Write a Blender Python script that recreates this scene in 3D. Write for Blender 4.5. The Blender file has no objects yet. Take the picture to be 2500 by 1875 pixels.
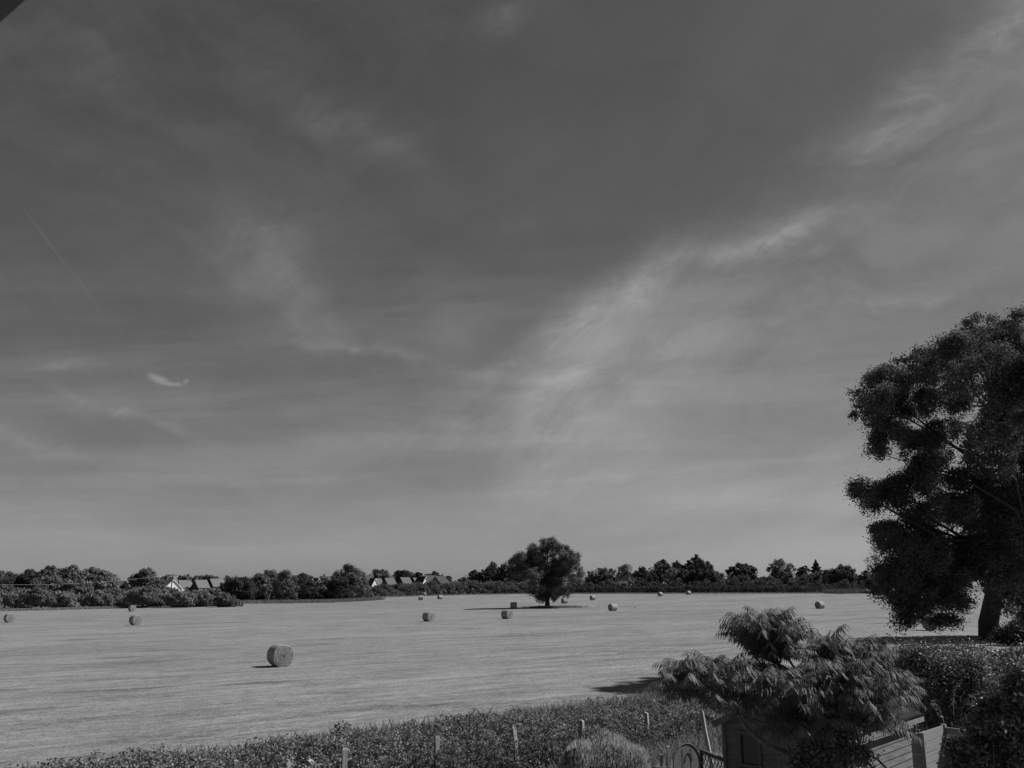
import bpy, math
import numpy as np
from mathutils import Vector
PI = math.pi
R = math.radians
scn = bpy.context.scene
COL = scn.collection
# ---------------------------------------------------------------- camera
F = 2150.0; HY = 1430.0; CX, CY = 1250.0, 937.5; CAMZ = 4.7     # photo pixels (2500x1875)
PITCH = math.atan((HY - CY) / F); CP, SP = math.cos(PITCH), math.sin(PITCH)
cd = bpy.data.cameras.new('camera'); cam = bpy.data.objects.new('camera', cd); COL.objects.link(cam)
cd.sensor_width = 36; cd.lens = 36 * F / 2500; cd.clip_start = 0.1; cd.clip_end = 5000
cam.location = (0, 0, CAMZ); cam.rotation_euler = (PI/2 + PITCH, 0, 0)
cd.dof.use_dof = True; cd.dof.focus_distance = 70; cd.dof.aperture_fstop = 8
scn.camera = cam
def ray(px, py):
    u = (px - CX) / F; v = -(py - CY) / F
    return np.array([u, CP - v*SP, SP + v*CP])
def at(px, py, zc): return np.array([0, 0, CAMZ]) + ray(px, py) * zc
def at_z(px, py, z):
    d = ray(px, py); return np.array([0, 0, CAMZ]) + d * ((z - CAMZ) / d[2])
def proj(p):
    d = np.array(p, float) - np.array([0, 0, CAMZ]); zc = d[1]*CP + d[2]*SP
    return CX + F*d[0]/zc, CY - F*(-d[1]*SP + d[2]*CP)/zc, zc
# ---------------------------------------------------------------- light
SUN_AZ, SUN_EL = R(8), R(46)          # azimuth counted from +X towards +Y
sdir = Vector((math.cos(SUN_AZ)*math.cos(SUN_EL), math.sin(SUN_AZ)*math.cos(SUN_EL), math.sin(SUN_EL)))
sl = bpy.data.lights.new('sun', 'SUN'); sl.energy = 5.0; sl.angle = R(0.53); sl.color = (1, 1, 1)
so = bpy.data.objects.new('sun', sl); COL.objects.link(so); so.rotation_euler = sdir.to_track_quat('Z', 'Y').to_euler()
scn.view_settings.view_transform = 'Standard'; scn.view_settings.look = 'None'
scn.view_settings.exposure = 0.0; scn.view_settings.gamma = 1.0
W = bpy.data.worlds.new('World'); scn.world = W; W.use_nodes = True
nt = W.node_tree; N = nt.nodes; K = nt.links.new
for n in list(N): N.remove(n)
out = N.new('ShaderNodeOutputWorld'); bg = N.new('ShaderNodeBackground'); K(bg.outputs[0], out.inputs[0])
sky = N.new('ShaderNodeTexSky'); sky.sky_type = 'NISHITA'; sky.sun_disc = False
sky.sun_elevation = SUN_EL; sky.sun_rotation = R(90) - SUN_AZ; sky.air_density = 1.0; sky.dust_density = 0.6; sky.ozone_density = 1.0
sep = N.new('ShaderNodeSeparateColor'); K(sky.outputs[0], sep.inputs[0])
def M(op, a, b=None, c=None, clamp=False):
    m = N.new('ShaderNodeMath'); m.operation = op; m.use_clamp = clamp
    for i, x in enumerate((a, b, c)):
        if x is None: continue
        if isinstance(x, (int, float)): m.inputs[i].default_value = x
        else: K(x, m.inputs[i])
    return m.outputs[0]
SKY_STR = 0.050
# red-filter black and white: mostly the red channel of the sky
base = M('ADD', M('MULTIPLY', sep.outputs[0], 0.80), M('MULTIPLY', sep.outputs[1], 0.20))
tc = N.new('ShaderNodeTexCoord'); sx = N.new('ShaderNodeSeparateXYZ'); K(tc.outputs['Generated'], sx.inputs[0])
yy = M('MAXIMUM', sx.outputs[1], 0.08)
U_ = M('DIVIDE', sx.outputs[0], yy); V_ = M('DIVIDE', sx.outputs[2], yy)
cb = N.new('ShaderNodeCombineXYZ'); K(U_, cb.inputs[0]); K(V_, cb.inputs[1])
def noise(vec, scale, detail=5, rough=0.55, dist=0.0):
    n = N.new('ShaderNodeTexNoise'); n.inputs['Scale'].default_value = scale; n.inputs['Detail'].default_value = detail
    n.inputs['Roughness'].default_value = rough; n.inputs['Distortion'].default_value = dist; K(vec, n.inputs['Vector']); return n
def mapping(vec, loc=(0,0,0), rot=0, scl=(1,1,1), typ='POINT'):
    m = N.new('ShaderNodeMapping'); m.vector_type = typ; m.inputs['Location'].default_value = loc
    m.inputs['Rotation'].default_value = (0, 0, rot); m.inputs['Scale'].default_value = scl; K(vec, m.inputs['Vector']); return m.outputs[0]
vv = M('ADD', M('MAXIMUM', V_, 0.0), 0.07); cp = N.new('ShaderNodeCombineXYZ'); K(M('DIVIDE', U_, vv), cp.inputs[0]); K(M('DIVIDE', 1.0, vv), cp.inputs[1])   # level cloud sheet
wn = noise(cb.outputs[0], 3.2, 6, 0.6)
vs = N.new('ShaderNodeVectorMath'); vs.operation = 'SUBTRACT'; K(wn.outputs['Color'], vs.inputs[0]); vs.inputs[1].default_value = (.5, .5, .5)
vm = N.new('ShaderNodeVectorMath'); vm.operation = 'SCALE'; K(vs.outputs[0], vm.inputs[0]); vm.inputs['Scale'].default_value = 0.15
va = N.new('ShaderNodeVectorMath'); va.operation = 'ADD'; K(cb.outputs[0], va.inputs[0]); K(vm.outputs[0], va.inputs[1])
def uvof(px, py):
    d = ray(px, py); return d[0]/d[1], d[2]/d[1]
def blob(vec, px, py, a, b, ang, quad=True):
    u, v = uvof(px, py); s = 1/1.04/F
    m = mapping(vec, (u, v, 0), R(ang), (a*s, b*s, 1), 'TEXTURE')
    g = N.new('ShaderNodeTexGradient'); g.gradient_type = 'QUADRATIC_SPHERE' if quad else 'SPHERICAL'; K(m, g.inputs[0]); return g.outputs['Fac']
def total(items):
    acc = None
    for it in items:
        acc = it if acc is None else M('ADD', acc, it)
    return acc
u0, v0 = uvof(1750, 500); front_c = mapping(va.outputs[0], (u0, v0, 0), R(37.4), (1/F, 1/F, 1), 'TEXTURE')   # edge of the cirrus bank
fs_ = N.new('ShaderNodeSeparateXYZ'); K(front_c, fs_.inputs[0])
def ramp(x, a, b):
    m = N.new('ShaderNodeMapRange'); m.interpolation_type = 'SMOOTHSTEP'; K(x, m.inputs[0])
    m.inputs[1].default_value = a; m.inputs[2].default_value = b; return m.outputs[0]
FR = M('MULTIPLY', M('MULTIPLY', ramp(fs_.outputs[1], 60, -150), ramp(fs_.outputs[1], -1500, -100)), M('MULTIPLY', ramp(fs_.outputs[0], -1050, -450), 1.0))
broad = total([M('MULTIPLY', FR, .24)] + [M('MULTIPLY', blob(va.outputs[0], *b[:5]), b[5]) for b in (
    (1400, 990, 620, 300, 40, .36), (2450, 20, 700, 300, 40, .25), (1560, 700, 420, 170, 38, .16),
    (640, 600, 420, 260, -30, .17), (720, 760, 300, 220, -40, .10), (250, 200, 560, 200, -30, .06), (880, 330, 420, 180, -20, .10), (1000, 1000, 700, 140, 12, .12), (1500, 1180, 900, 130, 3, .16),
    (500, 1130, 800, 90, -4, .12), (1980, 1180, 800, 100, 2, .10), (1240, 60, 260, 90, 35, .07), (1080, 820, 520, 230, 10, .15), (900, 620, 420, 180, 0, .06), (1250, 560, 420, 120, 30, .05))])
band = total([M('MULTIPLY', blob(va.outputs[0], *b[:5]), b[5]) for b in (
    (1560, 720, 360, 130, 40, .42), (1860, 580, 400, 90, 20, .42), (2180, 290, 420, 120, 42, .40), (1400, 860, 260, 110, 48, .40), (1250, 870, 300, 60, 22, .28),
    (2450, 60, 360, 150, 35, .30), (1330, 1060, 380, 200, 50, .20), (1400, 1010, 560, 150, 6, .20), (1650, 860, 420, 120, 14, .16), (1000, 1060, 460, 120, 20, .22), (600, 650, 360, 150, -38, .13), (760, 800, 320, 150, -30, .10), (310, 985, 330, 30, -17, .24),
    (900, 880, 460, 34, -3, .22), (220, 880, 330, 26, 3, .20), (2150, 760, 700, 34, 8, .20), (100, 1080, 320, 44, -14, .14), (230, 110, 420, 120, -22, .07), (850, 300, 420, 120, -25, .12), (1220, 60, 200, 70, 38, .12))])
st1 = noise(mapping(cp.outputs[0], (3, 1, 0), R(-6), (1.0, 2.4, 1), 'TEXTURE'), 1.5, 9, 0.6, 0.5)
st2 = noise(mapping(cb.outputs[0], (9, 4, 0), R(28), (1/2.6, 1/5.2, 1), 'TEXTURE'), 4.0, 10, 0.68, 0.7)
st3 = noise(mapping(cb.outputs[0], (1, 7, 0), R(2), (1.0, 1/9, 1), 'TEXTURE'), 2.2, 7, 0.6, 0.3)
s1 = ramp(st1.outputs['Fac'], .34, .68); s2 = ramp(st2.outputs['Fac'], .34, .70); s3 = ramp(st3.outputs['Fac'], .38, .68)
st4 = noise(mapping(va.outputs[0], (5, 2, 0), R(20), (1.0, 1/2.4, 1), 'TEXTURE'), 3.4, 10, 0.62, 0.6); s4 = ramp(st4.outputs['Fac'], .36, .64)
st5 = noise(mapping(va.outputs[0], (2, 8, 0), R(-34), (1.0, 1/2.6, 1), 'TEXTURE'), 3.0, 10, 0.64, 0.5); s5 = M('MULTIPLY', ramp(st5.outputs['Fac'], .40, .68), ramp(U_, .12, -.25))
cirr = M('ADD', M('MULTIPLY', broad, M('ADD', M('MULTIPLY', s1, .35), M('ADD', M('MULTIPLY', s4, .75), .38))), M('MULTIPLY', band, M('ADD', M('MULTIPLY', s2, 1.45), .15)))
# faint level streaks low down
low = M('MULTIPLY', M('MULTIPLY', ramp(V_, .50, .12), ramp(V_, .0, .05)), M('MULTIPLY', s3, .20))
cirr = M('ADD', cirr, M('ADD', low, M('ADD', M('MULTIPLY', s1, .04), M('ADD', M('MULTIPLY', s4, .035), M('MULTIPLY', s5, .065)))))
def line(p0, p1, w, amp):
    cx, cy = (p0[0]+p1[0])/2, (p0[1]+p1[1])/2; L = math.hypot(p1[0]-p0[0], p1[1]-p0[1])/2
    return M('MULTIPLY', blob(cb.outputs[0], cx, cy, L*1.1, w, -math.degrees(math.atan2(p1[1]-p0[1], p1[0]-p0[0])), False), amp)
wv = N.new('ShaderNodeVectorMath'); wv.operation = 'SCALE'; wv.inputs['Scale'].default_value = .013
wn2 = noise(cb.outputs[0], 24, 5, .6); v2 = N.new('ShaderNodeVectorMath'); v2.operation = 'SUBTRACT'; K(wn2.outputs['Color'], v2.inputs[0]); v2.inputs[1].default_value = (.5,.5,.5)
K(v2.outputs[0], wv.inputs[0]); v3 = N.new('ShaderNodeVectorMath'); v3.operation = 'ADD'; K(cb.outputs[0], v3.inputs[0]); K(wv.outputs[0], v3.inputs[1])
puff = M('ADD', ramp(blob(v3.outputs[0], 388, 926, 46, 17, -14, False), .1, .8), M('ADD', M('MULTIPLY', ramp(blob(v3.outputs[0], 424, 936, 40, 9, -3, False), .1, .8), .7), M('MULTIPLY', ramp(blob(v3.outputs[0], 452, 927, 15, 12, 30, False), .1, .8), .55)))
cirr = M('ADD', cirr, M('ADD', line((30, 480), (200, 692), 4, .11), M('ADD', line((140, 620), (290, 812), 4, .06), M('MULTIPLY', puff, .45))))
cirr = M('MINIMUM', M('MAXIMUM', cirr, 0.0), 1.0)
CLOUD = 5.5           # cloud radiance before the background strength
behind = N.new('ShaderNodeMapRange'); K(sx.outputs[1], behind.inputs[0]); behind.inputs[1].default_value = -.35; behind.inputs[2].default_value = .12; behind.inputs[3].default_value = .45; behind.inputs[4].default_value = 1  # sky behind the viewer dimmed to cut ambient fill and deepen shade
val = M('ADD', M('MULTIPLY', base, M('SUBTRACT', 1.0, M('MULTIPLY', cirr, .35))), M('MULTIPLY', cirr, CLOUD))
cc = N.new('ShaderNodeCombineColor')
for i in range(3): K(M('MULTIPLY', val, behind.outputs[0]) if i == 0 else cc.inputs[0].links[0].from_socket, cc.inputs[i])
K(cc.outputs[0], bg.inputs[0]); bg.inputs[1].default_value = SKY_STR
# ---------------------------------------------------------------- materials
def mat(name, v=.2, rough=.85, var=.0, scale=8., bump=0., spec=.2, stretch=(1,1,1), coord='Object', rand=0., trans=0.):
    m = bpy.data.materials.new(name); m.use_nodes = True; t = m.node_tree; b = t.nodes['Principled BSDF']
    b.inputs['Base Color'].default_value = (v, v, v, 1); b.inputs['Roughness'].default_value = rough
    b.inputs['Specular IOR Level'].default_value = spec
    if var or bump:
        c = t.nodes.new('ShaderNodeTexCoord'); mp = t.nodes.new('ShaderNodeMapping'); mp.inputs['Scale'].default_value = stretch
        n = t.nodes.new('ShaderNodeTexNoise'); n.inputs['Scale'].default_value = scale; n.inputs['Detail'].default_value = 6; n.inputs['Roughness'].default_value = .65
        t.links.new(c.outputs[coord], mp.inputs[0]); t.links.new(mp.outputs[0], n.inputs['Vector'])
        r = t.nodes.new('ShaderNodeMapRange'); t.links.new(n.outputs['Fac'], r.inputs[0])
        r.inputs[1].default_value = .3; r.inputs[2].default_value = .7; r.inputs[3].default_value = v*(1-var); r.inputs[4].default_value = v*(1+var)
        t.links.new(r.outputs[0], b.inputs['Base Color'])
        if bump:
            bp = t.nodes.new('ShaderNodeBump'); bp.inputs['Strength'].default_value = bump; bp.inputs['Distance'].default_value = .02
            t.links.new(n.outputs['Fac'], bp.inputs['Height']); t.links.new(bp.outputs[0], b.inputs['Normal'])
    if trans:
        o = t.nodes['Material Output']; tr = t.nodes.new('ShaderNodeBsdfTranslucent'); mx = t.nodes.new('ShaderNodeMixShader'); mx.inputs[0].default_value = trans
        tr.inputs[0].default_value = (v*1.3,)*3 + (1,)
        t.links.new(b.outputs[0], mx.inputs[1]); t.links.new(tr.outputs[0], mx.inputs[2]); t.links.new(mx.outputs[0], o.inputs[0])
    return m
LEAF = {}
def leafmat(v, rough=.75, spec=.1, trans=.25):
    k = (round(v, 3), rough, spec, trans)
    if k in LEAF: return LEAF[k]
    m = bpy.data.materials.new('leaf_%03d' % int(v*1000)); m.use_nodes = True; t = m.node_tree; b = t.nodes['Principled BSDF']
    a = t.nodes.new('ShaderNodeAttribute'); a.attribute_name = 'tone'
    mu = t.nodes.new('ShaderNodeMath'); mu.operation = 'MULTIPLY'; mu.inputs[1].default_value = v; t.links.new(a.outputs['Fac'], mu.inputs[0])
    t.links.new(mu.outputs[0], b.inputs['Base Color']); b.inputs['Roughness'].default_value = rough; b.inputs['Specular IOR Level'].default_value = spec
    if trans:
        o = t.nodes['Material Output']; tr = t.nodes.new('ShaderNodeBsdfTranslucent'); mx = t.nodes.new('ShaderNodeMixShader'); mx.inputs[0].default_value = trans
        t.links.new(mu.outputs[0], tr.inputs[0])
        t.links.new(b.outputs[0], mx.inputs[1]); t.links.new(tr.outputs[0], mx.inputs[2]); t.links.new(mx.outputs[0], o.inputs[0])
    LEAF[k] = m; return m
BARK = mat('bark', .10, .9, .35, 9, .6, stretch=(1, 1, .25))
BARKD = mat('dark_bark', .055, .9, .35, 9, .6, stretch=(1, 1, .25))
BARK_PALE = mat('weathered_bark', .16, .85, .4, 14, .6, stretch=(1, 1, .3))
WOODF = mat('weathered_fence_wood', .32, .8, .35, 18, .5, stretch=(1, 1, .12))
# ---------------------------------------------------------------- object helpers
def tag(o, label=None, cat=None, group=None, kind=None):
    if label: o['label'] = label
    if cat: o['category'] = cat
    if group: o['group'] = group
    if kind: o['kind'] = kind
    return o
def thing(name, loc, label, cat, group=None, rz=0):
    o = bpy.data.objects.new(name, None); COL.objects.link(o); o.empty_display_size = .3
    o.location = tuple(float(x) for x in loc); o.rotation_euler = (0, 0, rz)
    return tag(o, label, cat, group)
def link(name, me, parent=None):
    o = bpy.data.objects.new(name, me); COL.objects.link(o)
    if parent is not None: o.parent = parent
    return o
def quadmesh(name, V, mt, tone=None):
    """V: (n,4,3) array of separate quads, tone (n,)"""
    n = len(V); me = bpy.data.meshes.new(name)
    me.vertices.add(n*4); me.vertices.foreach_set('co', np.ascontiguousarray(V, dtype=np.float32).ravel())
    me.loops.add(n*4); me.loops.foreach_set('vertex_index', np.arange(n*4, dtype=np.int32))
    me.polygons.add(n); me.polygons.foreach_set('loop_start', np.arange(0, n*4, 4, dtype=np.int32))
    me.polygons.foreach_set('loop_total', np.full(n, 4, dtype=np.int32))
    if tone is None: tone = np.ones(n)
    at_ = me.attributes.new('tone', 'FLOAT', 'FACE'); at_.data.foreach_set('value', np.asarray(tone, dtype=np.float32))
    me.materials.append(mt); me.update(calc_edges=True); return me
class MB:
    def __init__(s): s.v = []; s.f = []; s.m = []; s.sm = []
    def add(s, vs, fs, mi=0, smooth=False):
        k = len(s.v); s.v += [tuple(float(c) for c in p) for p in vs]; s.f += [tuple(k+i for i in f) for f in fs]
        s.m += [mi]*len(fs); s.sm += [smooth]*len(fs)
    def box(s, c, sz, rz=0, M3=None, mi=0):
        hx, hy, hz = sz[0]/2, sz[1]/2, sz[2]/2; co, si = math.cos(rz), math.sin(rz); vs = []
        for x, y, z in ((-1,-1,-1),(1,-1,-1),(1,1,-1),(-1,1,-1),(-1,-1,1),(1,-1,1),(1,1,1),(-1,1,1)):
            a, b_ = x*hx, y*hy; vs.append((c[0]+a*co-b_*si, c[1]+a*si+b_*co, c[2]+z*hz))
        s.add(vs, [(0,3,2,1),(4,5,6,7),(0,1,5,4),(1,2,6,5),(2,3,7,6),(3,0,4,7)], mi)
    def bar(s, p, q, w, t, up=(0,0,1), mi=0):
        p, q = Vector(p), Vector(q); d = (q-p).normalized(); u = Vector(up); a = d.cross(u).normalized(); b = a.cross(d).normalized()
        vs = []
        for e in (p, q):
            for x, y in ((-1,-1),(1,-1),(1,1),(-1,1)): vs.append(e + a*(x*w/2) + b*(y*t/2))
        s.add(vs, [(0,1,2,3),(7,6,5,4),(0,4,5,1),(1,5,6,2),(2,6,7,3),(3,7,4,0)], mi)
    def tube(s, pts, rs, n=8, mi=0, cap=True):
        pts = [Vector([float(c) for c in p]) for p in pts]; rings = []
        for i, p in enumerate(pts):
            d = (pts[min(i+1, len(pts)-1)] - pts[max(i-1, 0)]).normalized()
            a = d.cross(Vector((0.13, 1, 0.07))).normalized(); b = d.cross(a).normalized()
            rings.append([p + (a*math.cos(2*PI*k/n) + b*math.sin(2*PI*k/n))*rs[i] for k in range(n)])
        vs = [v for r in rings for v in r]; fs = []
        for i in range(len(rings)-1):
            for k in range(n): fs.append((i*n+k, i*n+(k+1) % n, (i+1)*n+(k+1) % n, (i+1)*n+k))
        if cap: fs.append(tuple(range(n))[::-1]); fs.append(tuple((len(rings)-1)*n + k for k in range(n)))
        s.add(vs, fs, mi, True)
    def build(s, name, mats, parent=None, loc=None, off=None):
        if not isinstance(mats, (list, tuple)): mats = [mats]
        me = bpy.data.meshes.new(name); vs = s.v
        if off is not None: vs = [(x-off[0], y-off[1], z-off[2]) for x, y, z in vs]
        me.from_pydata(vs, [], s.f)
        for m in mats: me.materials.append(m)
        me.polygons.foreach_set('material_index', s.m); me.polygons.foreach_set('use_smooth', s.sm); me.update()
        o = link(name, me, parent)
        if loc is not None: o.location = loc
        return o
rng = np.random.default_rng(7)
def unit(a): return a / np.maximum(np.linalg.norm(a, axis=-1, keepdims=True), 1e-9)
def leaves(P, Nn, L, Wd, seed, tilt=.8, updir=None):
    g = np.random.default_rng(seed); n = len(P)
    nn = unit(Nn + tilt*g.normal(size=(n, 3)))
    t = unit(np.cross(nn, g.normal(size=(n, 3)))); b = np.cross(nn, t)
    s = g.uniform(.65, 1.3, (n, 1)); l = L*s/2; w = Wd*s/2
    fold = nn*(l*.25)
    return np.stack([P - t*l, P + b*w + fold*.6, P + t*l, P - b*w + fold*.6], 1)
def clusters(lobes, nclump, clumpr, g, inner=.25):
    """sub-clump centres on and in ellipsoid lobes (c, r) ; returns centres, outward normals, radii"""
    C = np.array([l[0] for l in lobes], float); Rr = np.array([l[1] for l in lobes], float)
    w = (Rr.prod(1))**(2/3); idx = g.choice(len(lobes), nclump, p=w/w.sum())
    d = unit(g.normal(size=(nclump, 3))); d[:, 2] = np.where(d[:, 2] < -.5, -d[:, 2]*.6, d[:, 2]); d = unit(d)
    rad = np.where(g.random(nclump) < inner, g.uniform(.2, .75, nclump), g.uniform(.80, 1.04, nclump))[:, None]
    cen = C[idx] + d*Rr[idx]*rad
    return cen, d, clumpr*g.uniform(.6, 1.35, nclump)
def foliage(lobes, n, leaf, seed, nclump=60, clumpr=1., inner=.25, aspect=.62, vol=.12, squash=.75, tonevar=.25, fringe=.06):
    g = np.random.default_rng(seed); cen, dn, cr = clusters(lobes, nclump, clumpr, g, inner)
    k = g.choice(nclump, n, p=cr**2/np.sum(cr**2)); d = unit(g.normal(size=(n, 3)))
    d[:, 2] = np.where((d[:, 2] < 0) & (g.random(n) < .5), -d[:, 2], d[:, 2])
    ax = np.stack([g.uniform(.75, 1.3, nclump), g.uniform(.75, 1.3, nclump), g.uniform(.75, 1.2, nclump)], 1)
    rr = cr[k][:, None]*np.clip(np.abs(g.normal(.72, .26, (n, 1))), .05, 1.5); rr = np.where(g.random((n, 1)) < fringe, rr*1.55, rr); off = d*rr*ax[k]
    P = cen[k] + off; Nn = unit(d*.75 + dn[k]*.55 + np.array([0, 0, .25]))
    nv = int(n*vol)
    if nv:
        C = np.array([l[0] for l in lobes], float); Rr = np.array([l[1] for l in lobes], float)
        i2 = g.choice(len(lobes), nv, p=Rr.prod(1)/Rr.prod(1).sum()); dd = unit(g.normal(size=(nv, 3)))
        P = np.concatenate([P, C[i2] + dd*Rr[i2]*(g.random((nv, 1))**.35)*.96]); Nn = np.concatenate([Nn, dd])
    tone = np.clip(g.normal(1, tonevar, len(P)), .35, 1.9)
    ct = np.clip(g.normal(1, .16, nclump), .6, 1.45); tone[:n] *= ct[k]
    return leaves(P, Nn, leaf, leaf*aspect, seed+1), tone, cen
# ---------------------------------------------------------------- ground
def gz(x, y):
    x = np.asarray(x, float); y = np.asarray(y, float)
    r = np.clip((y - 135)/205, 0, 1)**2 * 1.55
    return .13 + .0097*np.clip(x, -220, 220) + r
def ground_at(px, py):
    d = ray(px, py); lo, hi = 5., 900.
    for _ in range(60):
        m = (lo+hi)/2; p = np.array([0, 0, CAMZ]) + d*m
        if p[2] > float(gz(p[0], p[1])): lo = m
        else: hi = m
    return np.array([0, 0, CAMZ]) + d*lo
xs = np.concatenate([-np.geomspace(2500, 4, 60), np.geomspace(4, 2500, 60)]); ys = np.concatenate([[-60, -20, 0], np.geomspace(6, 3500, 110)])
g_ = MB(); gv = [(x, y, float(gz(x, y))) for y in ys for x in xs]; nx = len(xs)
g_.add(gv, [(j*nx+i, j*nx+i+1, (j+1)*nx+i+1, (j+1)*nx+i) for j in range(len(ys)-1) for i in range(nx-1)], 0, True)
fm = bpy.data.materials.new('mown_stubble'); fm.use_nodes = True; t = fm.node_tree; fb = t.nodes['Principled BSDF']; fb.inputs['Roughness'].default_value = .95; fb.inputs['Specular IOR Level'].default_value = .05
def tn(kind, **kw):
    n = t.nodes.new(kind)
    for k_, v_ in kw.items(): n.inputs[k_].default_value = v_
    return n
tco = tn('ShaderNodeTexCoord')
def fnoise(rot, scl, scale, detail, rough=.6, dist=0.):
    mp = tn('ShaderNodeMapping'); mp.vector_type = 'TEXTURE'; mp.inputs['Rotation'].default_value = (0, 0, rot); mp.inputs['Scale'].default_value = tuple(1/q for q in scl)
    n = tn('ShaderNodeTexNoise', Scale=scale, Detail=detail, Roughness=rough, Distortion=dist)
    t.links.new(tco.outputs['Object'], mp.inputs[0]); t.links.new(mp.outputs[0], n.inputs['Vector']); return n.outputs['Fac']
def tm(op, a, b=None):
    m = t.nodes.new('ShaderNodeMath'); m.operation = op
    for i, x in enumerate((a, b)):
        if x is None: continue
        if isinstance(x, (int, float)): m.inputs[i].default_value = x
        else: t.links.new(x, m.inputs[i])
    return m.outputs[0]
def tr_(x, a, b, c, d):
    m = t.nodes.new('ShaderNodeMapRange'); t.links.new(x, m.inputs[0])
    for i, q in enumerate((a, b, c, d)): m.inputs[i+1].default_value = q
    return m.outputs[0]
SW = R(34)
n1 = fnoise(SW, (.17, 1, 1), 1.0, 9, .74, .5)      # swaths, metre scale
n2 = fnoise(SW, (.4, 1, 1), 5, 6, .75)
n6 = fnoise(SW, (.55, 1, 1), 2.6, 8, .8)              # stubble rows
n3 = fnoise(0, (.7, 1, 1), 13, 5, .8)               # straws
n4 = fnoise(SW, (.22, 1, 1), .07, 4, .5)           # broad tone
n5 = fnoise(R(20), (.25, 1, 1), .33, 6, .6, .6)   # dark worn patches
v = tm('ADD', tr_(n1, .3, .7, -.10, .085), tr_(n2, .3, .7, -.06, .06))
v = tm('ADD', v, tm('ADD', tr_(n3, .32, .68, -.13, .13), tr_(n6, .32, .68, -.05, .05))); v = tm('ADD', v, tr_(n4, .35, .65, -.02, .02))
v = tm('ADD', v, tr_(n5, .55, .74, 0, -.11)); v = tm('MAXIMUM', tm('ADD', v, .222), .06)
t.links.new(v, fb.inputs['Base Color'])
bp = tn('ShaderNodeBump', Strength=.7, Distance=.10); t.links.new(tm('ADD', tm('MULTIPLY', n1, .9), tm('ADD', tm('MULTIPLY', n2, .45), tm('MULTIPLY', n3, .25))), bp.inputs['Height'])
t.links.new(bp.outputs[0], fb.inputs['Normal'])
tag(g_.build('field', fm), kind='structure')
# ---------------------------------------------------------------- hay bales
BR, BL = .65, 1.22
def bale_meshes(seed):
    g = np.random.default_rng(seed); n = 64; side = MB(); prof = [(-.5, .955), (-.485, .985), (-.44, 1), (-.2, 1.008), (0, 1.0), (.2, 1.008), (.44, 1), (.485, .985), (.5, .955)]
    ph = g.uniform(0, 6.28, 4); rad = lambda a, q: BR*q*(1 + .008*math.sin(3*a+ph[0]) + .006*math.sin(7*a+ph[1]))
    vs = []
    for xx, q in prof:
        for k in range(n):
            a = 2*PI*k/n; r = rad(a, q); z = r*math.sin(a); z = max(z, -BR*.955)   # flattened where it rests
            vs.append((xx*BL, r*math.cos(a), z + BR*.955))
    side.add(vs, [(i*n+k, i*n+(k+1) % n, (i+1)*n+(k+1) % n, (i+1)*n+k) for i in range(len(prof)-1) for k in range(n)], 0, True)
    ends = []
    for sgn in (-1, 1):
        e = MB(); nr = 26; vs = [(sgn*(BL*.5 - .012), 0, BR*.955)]
        for j in range(1, nr+1):
            q = .955*j/nr
            for k in range(n):
                a = 2*PI*k/n; r = rad(a, q); bulge = .035*(1-q*q) + .006*math.sin(j*1.3 + a + ph[2]) + g.normal(0, .008)
                if j == nr: bulge = 0
                vs.append((sgn*(BL*.5 + bulge), r*math.cos(a), max(r*math.sin(a), -BR*.95*q if j < nr else -BR*.955) + BR*.955))
        fs = [(0, 1+k, 1+(k+1) % n) for k in range(n)] + [(1+(j-1)*n+k, 1+j*n+k, 1+j*n+(k+1) % n, 1+(j-1)*n+(k+1) % n) for j in range(1, nr) for k in range(n)]
        if sgn < 0: fs = [f[::-1] for f in fs]
        e.add(vs, fs); ends.append(e)
    return side, ends
NET = mat('net_wrapped_straw', .30, .8, .22, 6, .5, stretch=(9, .6, .6), spec=.15)
em = bpy.data.materials.new('rolled_straw_end'); em.use_nodes = True; t = em.node_tree; eb = t.nodes['Principled BSDF']; eb.inputs['Roughness'].default_value = .9
tco = tn('ShaderNodeTexCoord'); mp = tn('ShaderNodeMapping'); mp.inputs['Location'].default_value = (0, 0, -.62); t.links.new(tco.outputs['Object'], mp.inputs[0])
sxyz = tn('ShaderNodeSeparateXYZ'); t.links.new(mp.outputs[0], sxyz.inputs[0])
rr_ = tm('SQRT', tm('ADD', tm('MULTIPLY', sxyz.outputs[1], sxyz.outputs[1]), tm('MULTIPLY', sxyz.outputs[2], sxyz.outputs[2])))
ang_ = tm('ARCTAN2', sxyz.outputs[2], sxyz.outputs[1])
cmb = tn('ShaderNodeCombineXYZ'); t.links.new(tm('MULTIPLY', rr_, 19), cmb.inputs[0]); t.links.new(tm('MULTIPLY', ang_, 2.6), cmb.inputs[1])
na = tn('ShaderNodeTexNoise', Scale=1.0, Detail=5, Roughness=.7, Distortion=.8); t.links.new(cmb.outputs[0], na.inputs['Vector'])
nb = tn('ShaderNodeTexNoise', Scale=14, Detail=5, Roughness=.75); t.links.new(tco.outputs['Object'], nb.inputs['Vector'])
ev = tm('MAXIMUM', tm('ADD', .285, tm('ADD', tr_(na.outputs['Fac'], .3, .7, -.20, .17), tr_(nb.outputs['Fac'], .3, .7, -.15, .13))), .07)
t.links.new(ev, eb.inputs['Base Color']); bp = tn('ShaderNodeBump', Strength=.8, Distance=.04); t.links.new(tm('ADD', na.outputs['Fac'], nb.outputs['Fac']), bp.inputs['Height']); t.links.new(bp.outputs[0], eb.inputs['Normal'])
sd, en = bale_meshes(3); LY, RY = R(-46), R(-146)
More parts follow.
